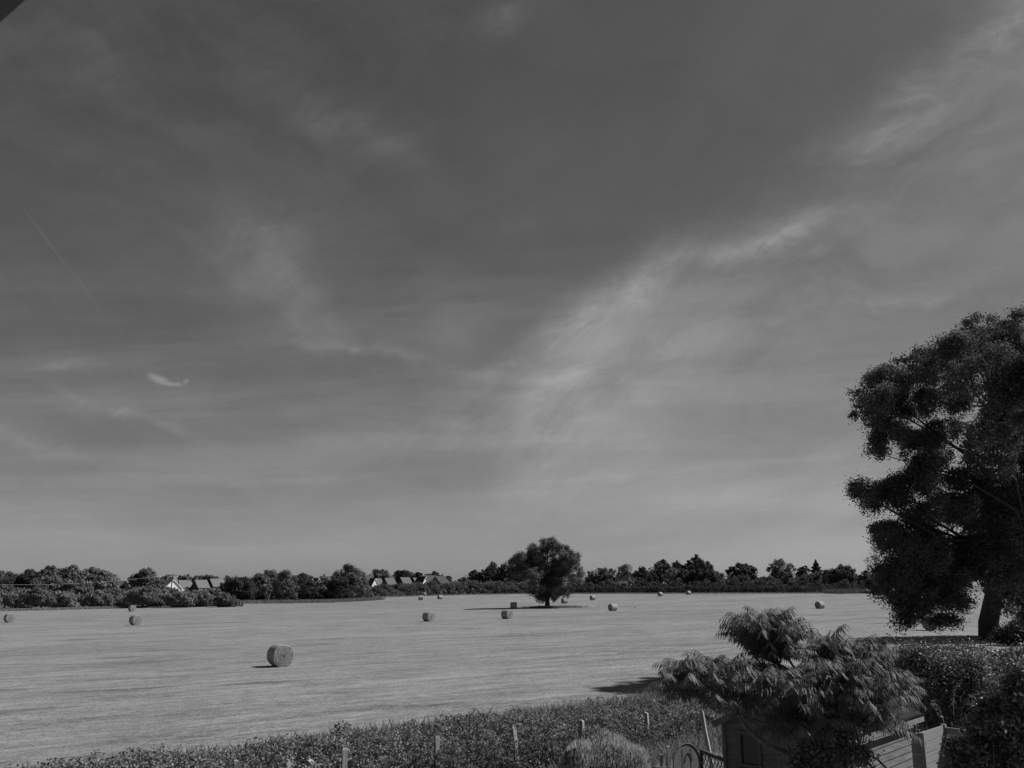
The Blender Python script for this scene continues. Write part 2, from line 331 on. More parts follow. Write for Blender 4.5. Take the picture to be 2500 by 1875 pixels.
BALES = [  # px, py of the foot, yaw, label
 (683, 1627, R(-57), 'largest, nearest round hay bale alone in the left half of the field'),
 (22, 1520, LY, 'round hay bale at the left border of the photo'),
 (330, 1526, LY, 'nearer of the two round bales left of the big bale, with a thin shadow'),
 (322, 1493, LY, 'small round bale close under the scrub hedge on the left'),
 (1046, 1517, LY, 'round bale with dark left side standing between the big bale and the lone oak'),
 (1027, 1465, R(-170), 'small bale seen side on in front of the housing estate hedge'),
 (1074, 1463, RY, 'small pale bale just right of the side-on bale below the houses'),
 (1036, 1455, LY, 'tiny half-hidden bale tight against the hedge below the houses'),
 (1254, 1486.6, R(178), 'dark bale lying in the shadow of the lone oak'),
 (1238, 1511, LY, 'bale with bright right end just in front of the oak shadow'),
 (1378, 1473.5, RY, 'pale bale behind and right of the oak trunk'),
 (1447, 1465, RY, 'small pale bale in mid field halfway to the white-gabled cottage'),
 (1496, 1491.6, RY, 'medium pale bale in open field right of the oak'),
 (1612, 1455.7, RY, 'far pale bale nearly touching the clipped hedge, left one of two'),
 (1681, 1452, RY, 'far pale bale touching the clipped hedge below the tallest trees'),
 (2002, 1486, RY, 'large pale bale with dark face standing above the sumac tree'),
 (2117, 1449, RY, 'far bale at the tall grass beside the big tree crown'),
 (2272, 1539, R(-120), 'bale in shade showing below the lowest leaves of the big tree')]
pro = None
for px, py, yaw, lab in BALES:
    p = ground_at(px, py)
    b = thing('hay_bale', p, lab, 'hay bale', 'round hay bales scattered over the mown field', yaw); b.scale = (rng.uniform(.96, 1.04),)*3
    if pro is None:
        pro = (sd.build('net_wrap', NET, b).data, en[0].build('straw_end', em, b).data, en[1].build('straw_end', em, b).data)
    else:
        for nm, me in zip(('net_wrap', 'straw_end', 'straw_end'), pro): link(nm, me, b)
# ---------------------------------------------------------------- trees
def limbs(root, top, cens, r0, seed, n=8, off=None):
    """trunk and tapering limbs reaching into the clumps"""
    g = np.random.default_rng(seed); mb = MB(); root, top = np.array(root, float), np.array(top, float); H = top[2]-root[2]
    tr = [root + (top-root)*s + np.array([g.normal(0, .012*H), g.normal(0, .012*H), 0])*(s > 0) for s in (0, .12, .3, .5, .75, 1)]
    mb.tube(tr, [r0*1.5, r0*1.05, r0*.9, r0*.72, r0*.42, r0*.12], 10)
    for c in cens:
        if c[2] < root[2] + .33*H: continue
        s = g.uniform(.25, .8); a = root + (top-root)*s; a[2] = min(a[2], c[2]); rr = r0*(.42*(1-s)+.12)
        m = a*.5 + c*.5 + g.normal(0, .04*H, 3)
        q = [a, a*.7+m*.3 + np.array([0, 0, .02*H]), m, m*.4+c*.6, c]; mb.tube(q, [rr, rr*.8, rr*.55, rr*.35, rr*.12], 6)
    return mb
def pxlobes(lobes, zc, dz=0., flat=1.):
    o = []
    for l in lobes:
        x, y, rx, ry = l[:4]; c = at(x, y, zc + (l[4] if len(l) > 4 else 0)); s = zc/F
        o.append((c, np.array([rx*s, .5*(rx+ry)*s*flat, ry*s])))
    return o
ts = [100]
def tree(name, label, cat, lobes, zc, tone, n=2200, leaf=.5, nclump=100, clump=.27, group=None, trunk=True, feather=0., vol=.55, inner=.12, squash=.75, skirt=1440):
    ts[0] += 11; sd_ = ts[0]; lobes = list(lobes)
    if skirt:
        for l in list(lobes):
            yb = l[1] + l[3]*.5
            if skirt - yb > 8: lobes.append((l[0], (yb+skirt)/2, l[2]*.86, (skirt-yb)/2+3))
    tl = min(lobes, key=lambda l: l[1]-l[3]); lobes.append((tl[0]+tl[2]*.12, tl[1]-tl[3]*.72, tl[2]*.5, tl[3]*.45))
    n = int(n*2.3); leaf *= 1.12
    L = pxlobes([(l[0], l[1], l[2]*1.08, l[3]) for l in lobes], zc); mean = np.mean([l[1].mean() for l in L]); c0 = np.mean([l[0] for l in L], axis=0)
    base = np.array([c0[0], c0[1], float(gz(c0[0], c0[1]))])
    Vq, tone_, cen = foliage(L, n, leaf, sd_, nclump, clump*mean, inner, vol=vol, fringe=.0)
    if feather:   # upright wispy shoots round the top
        g = np.random.default_rng(sd_+5); m = int(n*feather); i = g.choice(len(L), m); d = unit(g.normal(size=(m, 3))); d[:, 2] = abs(d[:, 2])+.3; d = unit(d)
        P = np.array([L[j][0] for j in i]) + d*np.array([L[j][1] for j in i])*g.uniform(.85, 1.2, (m, 1))
        Vf = leaves(P, d, leaf*1.0, leaf*.35, sd_+6); Vq = np.concatenate([Vq, Vf]); tone_ = np.concatenate([tone_, g.uniform(.8, 1.3, m)])
    o = thing(name, base, label, cat, group)
    link('crown', quadmesh('crown', Vq - base, leafmat(round(tone*(1.35 if tone < .07 else 1.75), 3)), tone_), o)
    if trunk:
        top = c0.copy(); top[2] += .3*max(l[1][2] for l in L); g = np.random.default_rng(sd_+9)
        cs = cen[g.choice(len(cen), min(9, len(cen)), replace=False)]
        limbs(base - [0, 0, .2], top, cs, .045*(top[2]-base[2])+.05, sd_+3).build('trunk', BARK, o, off=base)
    return o
FG = 'trees on the skyline behind the field'
# ---- far left group
tree('round_tree', 'dark round-headed tree cut by the left border of the photo', 'tree', [(8, 1424, 40, 22), (46, 1434, 26, 18)], 285, .075, 3000)
tree('dark_tree', 'very dark domed tree, second from the left border', 'tree', [(70, 1416, 27, 21), (96, 1424, 22, 20), (50, 1430, 16, 14)], 280, .05, 3200)
tree('broad_tree', 'tall domed tree rising behind the very dark one', 'tree', [(126, 1400, 20, 17), (106, 1410, 20, 16), (140, 1415, 22, 20)], 300, .09, 3000)
tree('willow_tree', 'pale feathery willow with two spiky tops, left tree clump', 'tree', [(178, 1402, 15, 19), (158, 1412, 26, 22), (195, 1415, 24, 20), (164, 1398, 5, 12)], 270, .13, 3800, feather=.25)
tree('leafy_tree', 'dark bristly-topped tree at the right of the left tree clump', 'tree', [(225, 1408, 27, 17), (240, 1412, 24, 17), (276, 1418, 11, 14)], 282, .075, 3200, feather=.1)
tree('pale_tree', 'rounded pale tree with a drooping outline in front of the bristly-topped tree', 'tree', [(246, 1424, 34, 23), (262, 1432, 26, 20)], 255, .12, 3400)
tree('scrub_tree', 'grey-green low tree filling the middle of the left clump', 'tree', [(120, 1432, 42, 18), (180, 1436, 40, 16)], 250, .10, 3400)
tree('oak_tree', 'round tree standing alone left of the white-gabled houses', 'tree', [(357, 1406, 25, 14), (342, 1422, 28, 16), (376, 1426, 24, 16)], 290, .095, 3000)
for x, y, w, h, lab in ((402, 1413, 16, 6, 'low treetops just left of the telegraph pole'), (450, 1412, 15, 6, 'low treetops behind the white gable'), (487, 1413, 16, 5, 'small treetops between the chimneys of the left houses'), (511, 1413, 17, 6, 'flat-topped tree above the dark gabled house'), (553, 1416, 8, 7, 'little ragged tree at the end of the left house row')):
    tree('distant_tree', lab, 'tree', [(x, y+4, w, h+3)], 420, .085, 800, .6, 18, .4, group='small distant trees over the roofs', skirt=0)
# ---- scrub hedge along the left edge
HB = [(-45, 1452, 45, 24), (10, 1450, 26, 20), (48, 1462, 34, 22), (96, 1458, 36, 21), (148, 1464, 38, 20), (198, 1456, 36, 22), (240, 1463, 32, 20), (268, 1452, 28, 16), (300, 1462, 30, 19), (345, 1455, 34, 21),
      (384, 1462, 32, 21), (412, 1452, 28, 17), (440, 1463, 32, 20), (482, 1462, 30, 20), (520, 1455, 26, 17), (548, 1466, 26, 15), (576, 1472, 15, 9)]
for i, (x, y, rx, ry) in enumerate(HB):
    tree('scrub_bush', 'rounded scrub bush in the overgrown hedge along the left field edge', 'bush', [(x, y+3, rx, ry), (x + rx*.5, y+9, rx*.6, ry*.72)], 212 + 4*(i % 3), (.12, .098, .112, .088)[i % 4], 3600, .36, 60, .30, 'scrub bushes of the left hedge', trunk=True)
# ---- thicket left of centre
TH = [((592, 1440, 38, 27), .055, 'dark wide bush at the left end of the thicket'), ((632, 1433, 24, 27), .085, 'ragged-topped bush tree in the thicket'), ((658, 1424, 22, 26), .095, 'tall spiky bush tree in the thicket'),
      ((694, 1430, 28, 29), .085, 'broad dome-topped bush tree mid thicket'), ((738, 1441, 30, 30), .05, 'dark full bush tree below the three small white gables'), ((787, 1446, 27, 24), .08, 'lower grey bush of the thicket under the white dormer'),
      ((826, 1441, 28, 28), .045, 'darkest bush tree of the thicket'), ((866, 1434, 27, 34), .09, 'big pale bush tree ending the thicket on the right'), ((889, 1450, 14, 18), .08, 'small bush leaning out at the thicket right end'),
      ((560, 1437, 24, 18), .07, 'small bush tree joining scrub hedge and thicket')]
for i, (l, tn_, lab) in enumerate(TH):
    x, y, rx, ry = l
    tree('thicket_tree', lab, 'tree', [(x, y, rx, ry), (x+5, y+12, rx*.95, ry*.8)], 268 + (i % 3)*4, tn_, 4200, .42, 60, .32, 'bush trees of the thicket', feather=.12 if i in (1, 2, 3, 6, 7) else 0, skirt=1466)
tree('ragged_oak', 'ragged open-crowned tree rising behind the thicket', 'tree', [(848, 1400, 22, 15), (831, 1410, 22, 13), (864, 1410, 20, 16)], 330, .07, 2400, .55, 34, .42)
tree('distant_tree', 'low dark treetop behind the left part of the thicket', 'tree', [(741, 1412, 24, 9)], 380, .08, 900, .6, 20, skirt=1424)
tree('sparse_tree', 'round sparse tree above the left end of the estate roofs', 'tree', [(926, 1402, 19, 10), (938, 1405, 14, 10)], 520, .085, 1300, .8, 26, .4, skirt=1424)
tree('distant_tree', 'widest dark tree behind the estate roofs', 'tree', [(973, 1404, 14, 11), (992, 1404, 20, 11)], 540, .055, 1600, .85, 26, skirt=1424)
tree('distant_tree', 'small dark tree between the two dark groups over the estate', 'tree', [(1020, 1407, 12, 8)], 540, .06, 900, .8, 16, skirt=1424)
tree('distant_tree', 'low dark tree above the white-gabled house of the estate', 'tree', [(1044, 1408, 12, 7), (1062, 1406, 13, 9), (1072, 1410, 10, 7)], 540, .055, 1300, .8, 22, skirt=1424)
tree('distant_tree', 'little round tree right of the last estate house', 'tree', [(1092, 1416, 11, 9)], 520, .06, 800, .7, 16, skirt=1424)
tree('distant_tree', 'bushy scrub tree at the foot of the twin poles', 'tree', [(1134, 1420, 16, 8)], 470, .09, 800, .6, 16, skirt=1424)
# ---- behind the oak
tree('dark_tree', 'lowest dark tree right of the twin poles', 'tree', [(1160, 1409, 17, 15), (1186, 1406, 15, 15), (1165, 1418, 20, 10)], 400, .05, 2600, .6)
tree('poplar_tree', 'pointed mid-grey tree behind the oak on the left', 'tree', [(1203, 1397, 12, 20), (1218, 1404, 18, 16)], 410, .08, 2400, .6, feather=.15)
tree('poplar_tree', 'tall twin-spired tree touching the left side of the oak', 'tree', [(1240, 1393, 15, 21), (1250, 1380, 8, 12), (1265, 1400, 24, 22)], 410, .085, 3000, .6, feather=.2)
tree('bush_tree', 'long low bushy tree showing right behind the oak', 'tree', [(1350, 1418, 30, 18), (1392, 1426, 26, 13), (1330, 1424, 30, 14)], 400, .085, 3000, .55)
tree('round_tree', 'broad rounded tree left of the white-gabled cottage', 'tree', [(1466, 1403, 27, 14), (1490, 1405, 20, 13), (1452, 1416, 26, 12), (1484, 1422, 22, 14), (1420, 1426, 24, 12)], 395, .08, 3800, .55)
tree('feathery_tree', 'pale hazy feather-leaved tree behind the cottage chimneys', 'tree', [(1528, 1392, 16, 12)], 450, .16, 1200, .5, 26, .35, feather=.5)
tree('dark_tree', 'dark round tree right of the cottage gable', 'tree', [(1568, 1412, 24, 22), (1584, 1419, 20, 17)], 380, .05, 3400, .55)
tree('oak_tree', 'broad grey tree behind the dark one, left of the tallest', 'tree', [(1617, 1386, 22, 15), (1598, 1396, 18, 14), (1634, 1398, 20, 18), (1606, 1412, 26, 16)], 410, .075, 3600, .6)
tree('round_tree', 'small round-topped tree tight left of the tallest tree', 'tree', [(1653, 1386, 13, 12), (1653, 1400, 16, 14)], 420, .07, 1600, .6)
tree('tall_oak', 'tallest dark tree on the right half of the skyline', 'tree', [(1700, 1376, 20, 16), (1688, 1391, 24, 17), (1722, 1391, 20, 20), (1740, 1408, 14, 16)], 400, .048, 4800, .6)
tree('pale_tree', 'small pale leafy tree in front, left of the tallest tree', 'tree', [(1642, 1404, 16, 12), (1632, 1414, 16, 12)], 385, .14, 1400, .5)
tree('dark_tree', 'dark rounded tree at the foot of the tallest tree, left', 'tree', [(1668, 1414, 26, 18), (1655, 1422, 20, 14)], 375, .055, 3000, .55)
tree('dark_tree', 'dark full tree at the foot of the tallest tree, right', 'tree', [(1714, 1412, 32, 22), (1690, 1422, 24, 14), (1740, 1422, 22, 14)], 372, .05, 3800, .55)
tree('pale_tree', 'tiny pale tree in the gap right of the tallest tree', 'tree', [(1762, 1412, 10, 11), (1756, 1422, 16, 10)], 400, .13, 1100, .5)
tree('oak_tree', 'two-humped dark tree halfway between the tallest tree and the conifer', 'tree', [(1808, 1392, 22, 15), (1792, 1402, 20, 14), (1838, 1398, 13, 15), (1822, 1408, 26, 14)], 410, .055, 3600, .6)
tree('bush_tree', 'low rounded bush tree in front of the two-humped tree', 'tree', [(1806, 1420, 30, 14), (1842, 1424, 22, 10), (1775, 1425, 18, 9)], 380, .065, 2400, .5)
tree('bush_tree', 'low bushes between the two-humped tree and the pale round one', 'tree', [(1872, 1420, 22, 10), (1895, 1424, 18, 9)], 385, .08, 1500, .5)
tree('willow_tree', 'pale grey round willow, high on the right skyline', 'tree', [(1905, 1386, 24, 17), (1888, 1396, 15, 12), (1925, 1394, 15, 17), (1908, 1402, 26, 12)], 400, .12, 3800, .5)
tree('bush_tree', 'low bushy tree beneath the pale willow', 'tree', [(1925, 1417, 16, 14), (1945, 1422, 16, 12)], 385, .07, 1500, .5)
tree('round_tree', 'small dark round tree immediately left of the conifer', 'tree', [(1962, 1397, 14, 11), (1956, 1406, 16, 10)], 405, .05, 1500, .55)
tree('bush_tree', 'mixed bush trees below the conifer', 'tree', [(1970, 1420, 26, 16), (1998, 1414, 20, 14), (1950, 1426, 20, 12)], 370, .085, 2800, .5)
tree('round_tree', 'dense dome-shaped tree right of the conifer', 'tree', [(2055, 1404, 30, 19), (2033, 1410, 24, 18), (2076, 1412, 16, 16), (2050, 1420, 38, 14)], 355, .055, 4600, .5)
tree('bush_tree', 'dark bush tree meeting the big tree crown', 'tree', [(2112, 1414, 22, 16), (2092, 1422, 20, 12), (2140, 1418, 26, 20)], 360, .06, 2800, .5)
tree('slender_tree', 'pale thin-leaved young tree peeping out left of the big crown', 'tree', [(2142, 1368, 22, 30), (2150, 1395, 28, 24)], 345, .16, 1500, .42, 50, .3, vol=.05, inner=.4)
# conifer
def conifer(px, top, bot, zc, lab):
    a = at(px, top, zc); b = at(px, bot, zc); gzb = float(gz(a[0], a[1])); base = np.array([a[0], a[1], gzb]); g = np.random.default_rng(77)
    o = thing('conifer_tree', base, lab, 'tree'); n = 4200; H = a[2]-b[2]; s = g.random(n)**.6; r = s*H*.66*(.75+.25*np.sin(s*34)); an = g.uniform(0, 2*PI, n); rr = r*g.uniform(.3, 1.12, n)
    P = np.stack([a[0]+rr*np.cos(an), a[1]+rr*np.sin(an), a[2]-s*H - .1*rr], 1); Nn = np.stack([np.cos(an)*.3, np.sin(an)*.3, np.ones(n)], 1)
    link('crown', quadmesh('crown', leaves(P, Nn, .75, .3, 5, .5) - base, leafmat(.05), g.uniform(.6, 1.3, n)), o)
    mb = MB(); mb.tube([base-[0, 0, .2], a*.4+base*.6, a], [.35, .25, .04]); mb.build('trunk', BARK, o, off=base)
conifer(1991, 1366, 1410, 415, 'pointed conifer on the right skyline')
# ---------------------------------------------------------------- hedges
def hedge(name, label, line_, hgt, dep, n, leaf, tone, seed, clump=.5, cat='hedge', aspect=.62, hv=.18, kindm=None, bottom=0., tonevar=.3):
    """line_: list of (x, y) plan points ; hedge of clumps along it. hgt may be a list per point"""
    g = np.random.default_rng(seed); Pp = np.array(line_, float); seg = np.linalg.norm(np.diff(Pp, axis=0), axis=1); cum = np.concatenate([[0], np.cumsum(seg)]); Lt = cum[-1]
    H = np.array(hgt if isinstance(hgt, (list, tuple)) else [hgt]*len(Pp), float); D = np.array(dep if isinstance(dep, (list, tuple)) else [dep]*len(Pp), float)
    nc = int(Lt*max(D.mean(), H.mean())/(clump*clump)*1.6)
    s = g.uniform(0, Lt, nc); x = np.interp(s, cum, Pp[:, 0]); y = np.interp(s, cum, Pp[:, 1]); h = np.interp(s, cum, H); d = np.interp(s, cum, D)
    i = np.clip(np.searchsorted(cum, s)-1, 0, len(seg)-1); dr = np.diff(Pp, axis=0)[i]/seg[i][:, None]; nr = np.stack([-dr[:, 1], dr[:, 0]], 1)
    h = h*(1 + hv*np.sin(s*.9+seed) * np.sin(s*.37+1.3) + hv*.5*g.normal(size=nc))
    th = g.uniform(-.12*PI, 1.12*PI, nc); off = -np.cos(th)*d/2; zz = np.clip(np.sin(th), 0, 1)**.55*(h-clump*.6) + g.uniform(-.05, .02, nc)
    low_ = g.random(nc) < .35; zz = np.where(low_, zz*g.uniform(.1, .9, nc), zz)
    off = np.where(low_ & (g.random(nc) < .3), off*g.random(nc), off)
    cx, cy = x+nr[:, 0]*off, y+nr[:, 1]*off; cz = gz(cx, cy) + np.maximum(zz, bottom+clump*.3)
    cen = np.stack([cx, cy, cz], 1); dn = np.stack([nr[:, 0]*np.sign(off)*.5, nr[:, 1]*np.sign(off)*.5, np.full(nc, .7)], 1)
    cr = clump*g.uniform(.6, 1.3, nc); k = g.integers(0, nc, n); dd = unit(g.normal(size=(n, 3))); P = cen[k] + dd*(cr[k]*(1-.5*g.random(n)**1.5))[:, None]*[1, 1, .8]
    P[:, 2] = np.maximum(P[:, 2], gz(P[:, 0], P[:, 1]) + .02)
    tone_ = np.clip(g.normal(1, tonevar, n), .3, 2)*np.clip(g.normal(1, .15, nc), .6, 1.5)[k]
    Vq = leaves(P, unit(dd*.7+dn[k]*.6), leaf, leaf*aspect, seed+2)
    b = np.array([Pp[0, 0], Pp[0, 1], float(gz(Pp[0, 0], Pp[0, 1]))]); me = quadmesh(name, Vq - b, leafmat(tone), tone_)
    o = link(name, me); o.location = b; tag(o, label, cat, kind=kindm); return o
def plan(px, py=None, zc=None):
    p = ground_at(px, py) if zc is None else at(px, py, zc); return (p[0], p[1])
h1 = [plan(880, 1457.5), plan(1000, 1454), plan(1130, 1451), plan(1300, 1448.8)]
h1 = [(x, y+3) for x, y in h1]
hedge('estate_hedge', 'tall bushy hedge running below the estate houses to the lone oak', h1, [3.7, 4.2, 4.8, 4.2], 6, 80000, .46, .13, 21, 1.3, hv=.10)
h2 = [plan(1170, 1449), plan(1500, 1448.5), plan(1800, 1447), plan(2140, 1447)]
h2 = [(x, y+1.5) for x, y in h2]
hedge('clipped_hedge', 'long low dark clipped hedge closing the far side of the field', h2, [2.3, 2.5, 2.6, 2.0], 2.6, 75000, .32, .075, 22, .7, hv=.07)
h3 = [(x+0, y+9) for x, y in h2]
hedge('far_verge_hedge', 'loose bushy growth behind the clipped hedge', h3, [4.2, 4.2, 4.0, 3.2], 5, 45000, .55, .08, 23, 1.2, hv=.25)
def sheet(name, poly, v, dz, lab=None):
    mb = MB(); xs2 = np.linspace(poly[0][0], poly[1][0], 60); vs = []
    ya = np.interp(xs2, [p[0] for p in poly[2]], [p[1] for p in poly[2]]); ny = 14
    for j in range(ny):
        for x_, y_ in zip(xs2, ya): yy_ = y_ + (poly[3]-y_)*(j/(ny-1))**2; vs.append((x_, yy_, float(gz(x_, yy_))+dz))
    mb.add(vs, [(j*60+i, j*60+i+1, (j+1)*60+i+1, (j+1)*60+i) for j in range(ny-1) for i in range(59)], 0, True); o = mb.build(name, mat(name, v, .95, .3, .2)); tag(o, kind='structure'); return o
sheet('meadow', [(-900, 0), (1200, 0), [(-900, 200), plan(-60, 1487), plan(330, 1479), plan(590, 1470)] + [(plan(600, 1462)[0]+1, plan(700, 1462)[1]), plan(880, 1457.2)] + h2 + [(1200, 340)], 2500], .085, .03)
# ---------------------------------------------------------------- grasses
def grass(name, label, pts, n, h, w, tone, seed, cat='grass', lean=.25, kind='stuff'):
    """pts: function g,n -> xy positions"""
    g = np.random.default_rng(seed); xy = pts(g, n); z = gz(xy[:, 0], xy[:, 1]); B = np.stack([xy[:, 0], xy[:, 1], z], 1)
    hh = h*g.uniform(.5, 1.25, (n, 1)); ln = g.normal(0, lean, (n, 2)); T = B + np.concatenate([ln*hh, hh], 1); Mid = B*.45+T*.55; Mid[:, :2] -= ln*hh*.18
    a = g.uniform(0, PI, n); wv_ = np.stack([np.cos(a), np.sin(a), np.zeros(n)], 1)*(w*g.uniform(.6, 1.4, (n, 1)))
    V4 = np.stack([B - wv_*.5, B + wv_*.5, Mid + wv_*.5, T], 1); b0 = B[0].copy()
    o = link(name, quadmesh(name, V4 - b0, leafmat(tone, .8, .1, .3), g.uniform(.6, 1.35, n))); o.location = b0
    return tag(o, label, cat, kind=kind)
def along(pp, wid, falloff=1.):
    pp = np.array(pp, float)
    def f(g, n):
        seg = np.linalg.norm(np.diff(pp, axis=0), axis=1); cum = np.concatenate([[0], np.cumsum(seg)]); s = g.uniform(0, cum[-1], n)
        x = np.interp(s, cum, pp[:, 0]); y = np.interp(s, cum, pp[:, 1]); return np.stack([x + g.normal(0, wid*.3, n), y + g.normal(0, wid, n)], 1)
    return f
grass('verge_grass', 'pale dry grass fringe at the foot of the scrub hedge', along([plan(-60, 1493), plan(120, 1489.5), plan(330, 1484), plan(580, 1478)], 1.1), 22000, .5, .05, .27, 41)
grass('rough_grass', 'rough tussocky grass bank below the thicket', along([plan(560, 1473), plan(700, 1472), plan(820, 1470), plan(900, 1466), plan(925, 1464)], 2.4), 22000, .8, .07, .2, 42)
grass('tall_grass', 'dark patch of tall grass at the right end of the clipped hedge', along([plan(2030, 1449), plan(2070, 1448), plan(2112, 1448)], 3.0), 9000, 1.3, .12, .13, 43)
grass('verge_grass', 'grass fringe before the clipped and estate hedges', along([plan(900, 1459), plan(1130, 1452.5), plan(1300, 1450), plan(2100, 1448.6)], .7), 9000, .5, .12, .2, 44)
# ---------------------------------------------------------------- lone oak
OB = ground_at(1337, 1484); OZ = proj(OB)[2]
ol = [(1338, 1340, 30, 24), (1308, 1358, 28, 24), (1368, 1352, 28, 24), (1276, 1371, 26, 17), (1260, 1366, 12, 9), (1395, 1378, 25, 26), (1330, 1385, 38, 30), (1298, 1402, 32, 24), (1372, 1402, 34, 28), (1410, 1393, 16, 15),
      (1340, 1425, 42, 26), (1312, 1435, 26, 18), (1366, 1438, 22, 14), (1404, 1414, 22, 14), (1338, 1462, 20, 8), (1320, 1464, 12, 6), (1358, 1464, 10, 5), (1268, 1402, 16, 14)]
ol += [(1320, 1448, 24, 12), (1362, 1448, 24, 12), (1288, 1380, 30, 20), (1262, 1371, 20, 14), (1300, 1366, 24, 18)]
L = pxlobes(ol, OZ, flat=1.05)
for i, l in enumerate(L):   # spread lobes in depth so that the crown is round
    if i > 5: l[0][1] += (-1)**i * 2.2
    l[1][1] *= 1.25
rg = np.random.default_rng(14); L = [(l[0], l[1]*.90) for l in L]; L += [(l[0] + unit(rg.normal(size=3))*l[1]*.9, l[1]*rg.uniform(.3, .5)) for l in L for _ in range(2)]
Vq, tone_, cen = foliage(L, 130000, .25, 900, 330, .80, .20, vol=.07, fringe=.02)
oak = thing('oak_tree', OB, 'lone spreading oak standing in the middle of the mown field', 'tree')
link('crown', quadmesh('crown', Vq - OB, leafmat(.185), tone_), oak)
g = np.random.default_rng(3); limbs(OB - [0, 0, .2], OB + [0, 0, 12.2], cen[g.choice(len(cen), 60, replace=False)], .42, 5).build('trunk', BARKD, oak, off=OB)
def ring(g, n):
    return np.stack([OB[0] + 1.2 + g.normal(0, 2.6, n), OB[1] - .4 + g.normal(0, 1.3, n)], 1)
grass('oak_grass', 'unmown grass ring round the foot of the lone oak', ring, 5200, .42, .04, .20, 45)
# ---------------------------------------------------------------- big tree at the right
BZ = 45.
bl = [(2440, 815, 95, 50, 1), (2360, 850, 80, 45, 0), (2500, 860, 110, 70, 2), (2290, 900, 75, 45, -1), (2215, 925, 55, 32, 0), (2170, 985, 60, 40, 1), (2125, 1000, 40, 34, -1), (2245, 980, 70, 50, 2), (2340, 960, 90, 60, -3), (2440, 980, 100, 80, -3), (2490, 900, 80, 70, -4), (2495, 1040, 70, 70, -5), (2480, 1180, 70, 60, -5), (2420, 1080, 70, 60, -4), (2500, 1330, 60, 60, -5),
      (2130, 1080, 26, 24, 0), (2200, 1040, 55, 35, 1), (2280, 1060, 60, 40, 2), (2380, 1090, 80, 60, -2), (2480, 1120, 90, 90, 0), (2250, 1130, 50, 34, 0), (2310, 1160, 55, 38, 2),
      (2160, 1205, 60, 34, 0), (2120, 1215, 32, 30, -1), (2230, 1215, 60, 40, 1), (2310, 1240, 50, 40, -1), (2470, 1250, 80, 70, 0), (2210, 1280, 55, 40, 0), (2160, 1300, 35, 26, 1), (2240, 1340, 70, 50, -1), (2180, 1360, 50, 44, 1),
      (2320, 1340, 60, 44, 0), (2400, 1350, 60, 60, 1), (2480, 1380, 70, 80, -1), (2170, 1420, 50, 40, 0), (2240, 1430, 70, 45, 1), (2330, 1420, 70, 50, 0), (2420, 1440, 60, 50, -1), (2200, 1475, 45, 25, 0), (2260, 1490, 60, 26, 1), (2300, 1510, 34, 18, 0), (2240, 1515, 26, 16, 0),
      (2500, 1480, 60, 50, 0), (2590, 900, 90, 90, 1), (2590, 1080, 80, 100, 0), (2590, 1280, 80, 100, 1), (2590, 1440, 70, 80, 1), (2435, 1500, 26, 18, 0), (2225, 1528, 30, 14, 0), (2290, 1533, 28, 12, 0), (2360, 1470, 40, 24, 0), (2390, 1130, 60, 55, -1), (2235, 1175, 50, 34, 0), (2380, 1185, 70, 50, 1), (2110, 1005, 38, 34, 0), (2150, 935, 45, 32, 0), (2250, 900, 60, 45, 1), (2300, 1000, 70, 50, 0), (2420, 1230, 50, 36, 1), (2200, 1100, 40, 34, 0), (2190, 1310, 60, 40, 0), (2260, 1390, 70, 50, 1), (2350, 1290, 50, 40, 0), (2180, 1440, 50, 40, 0), (2240, 1470, 60, 34, 0), (2270, 1180, 60, 50, 0), (2260, 1290, 60, 50, 1), (2290, 1240, 60, 50, -1), (2250, 1350, 60, 44, 0), (2300, 1450, 60, 50, 1), (2330, 1070, 60, 50, 1), (2215, 1500, 40, 24, 0)]
L = pxlobes(bl, BZ)
for l, b_ in zip(L, bl): l[0][1] += b_[4]*.9
tb = np.array([at(2545, 1600, BZ)[0], at(2545, 1600, BZ)[1], 0.]); tb[2] = float(gz(tb[0], tb[1]))
rg = np.random.default_rng(12); L = [(l[0] + rg.normal(0, .3, 3), l[1]*[.90, 1, 1.02]) for l in L]
L += [(l[0] + unit(rg.normal(size=3))*l[1]*.9, l[1]*rg.uniform(.3, .5)) for l in L for _ in range(2)]
Vq, tone_, cen = foliage(L, 450000, .115, 950, 1300, .44, .18, vol=.07, aspect=.6)
big = thing('big_tree', tb, 'huge dark broadleaf tree filling the right border of the photo', 'tree')
link('crown', quadmesh('crown', Vq - tb, leafmat(.13), tone_), big)
g = np.random.default_rng(4); mb = limbs(tb - [0, 0, .2], tb + [0, 0, 17], cen[g.choice(len(cen), 60, replace=False)], .42, 8)
mb.build('trunk', BARKD, big, off=tb)
# neighbour tree right of the frame that shades the two bales
L = pxlobes([(2530, 1300, 180, 120), (2450, 1360, 110, 80), (2620, 1340, 120, 100), (2520, 1230, 130, 100), (2455, 1430, 60, 40), (2540, 1430, 90, 60)], 74)
sb = ground_at(2423, 1561); Vq, tone_, cen = foliage(L, 26000, .45, 970, 220, 1.3, .3, vol=.2)
nb_ = thing('shade_tree', sb, 'second broadleaf tree whose thick dark trunk stands above the bramble hedge near the right border', 'tree')
link('crown', quadmesh('crown', Vq - sb, leafmat(.07), tone_), nb_)
limbs(sb - [0, 0, .2], sb + [1.0, 0, 12], cen[:20], .74, 9).build('trunk', BARKD, nb_, off=sb)
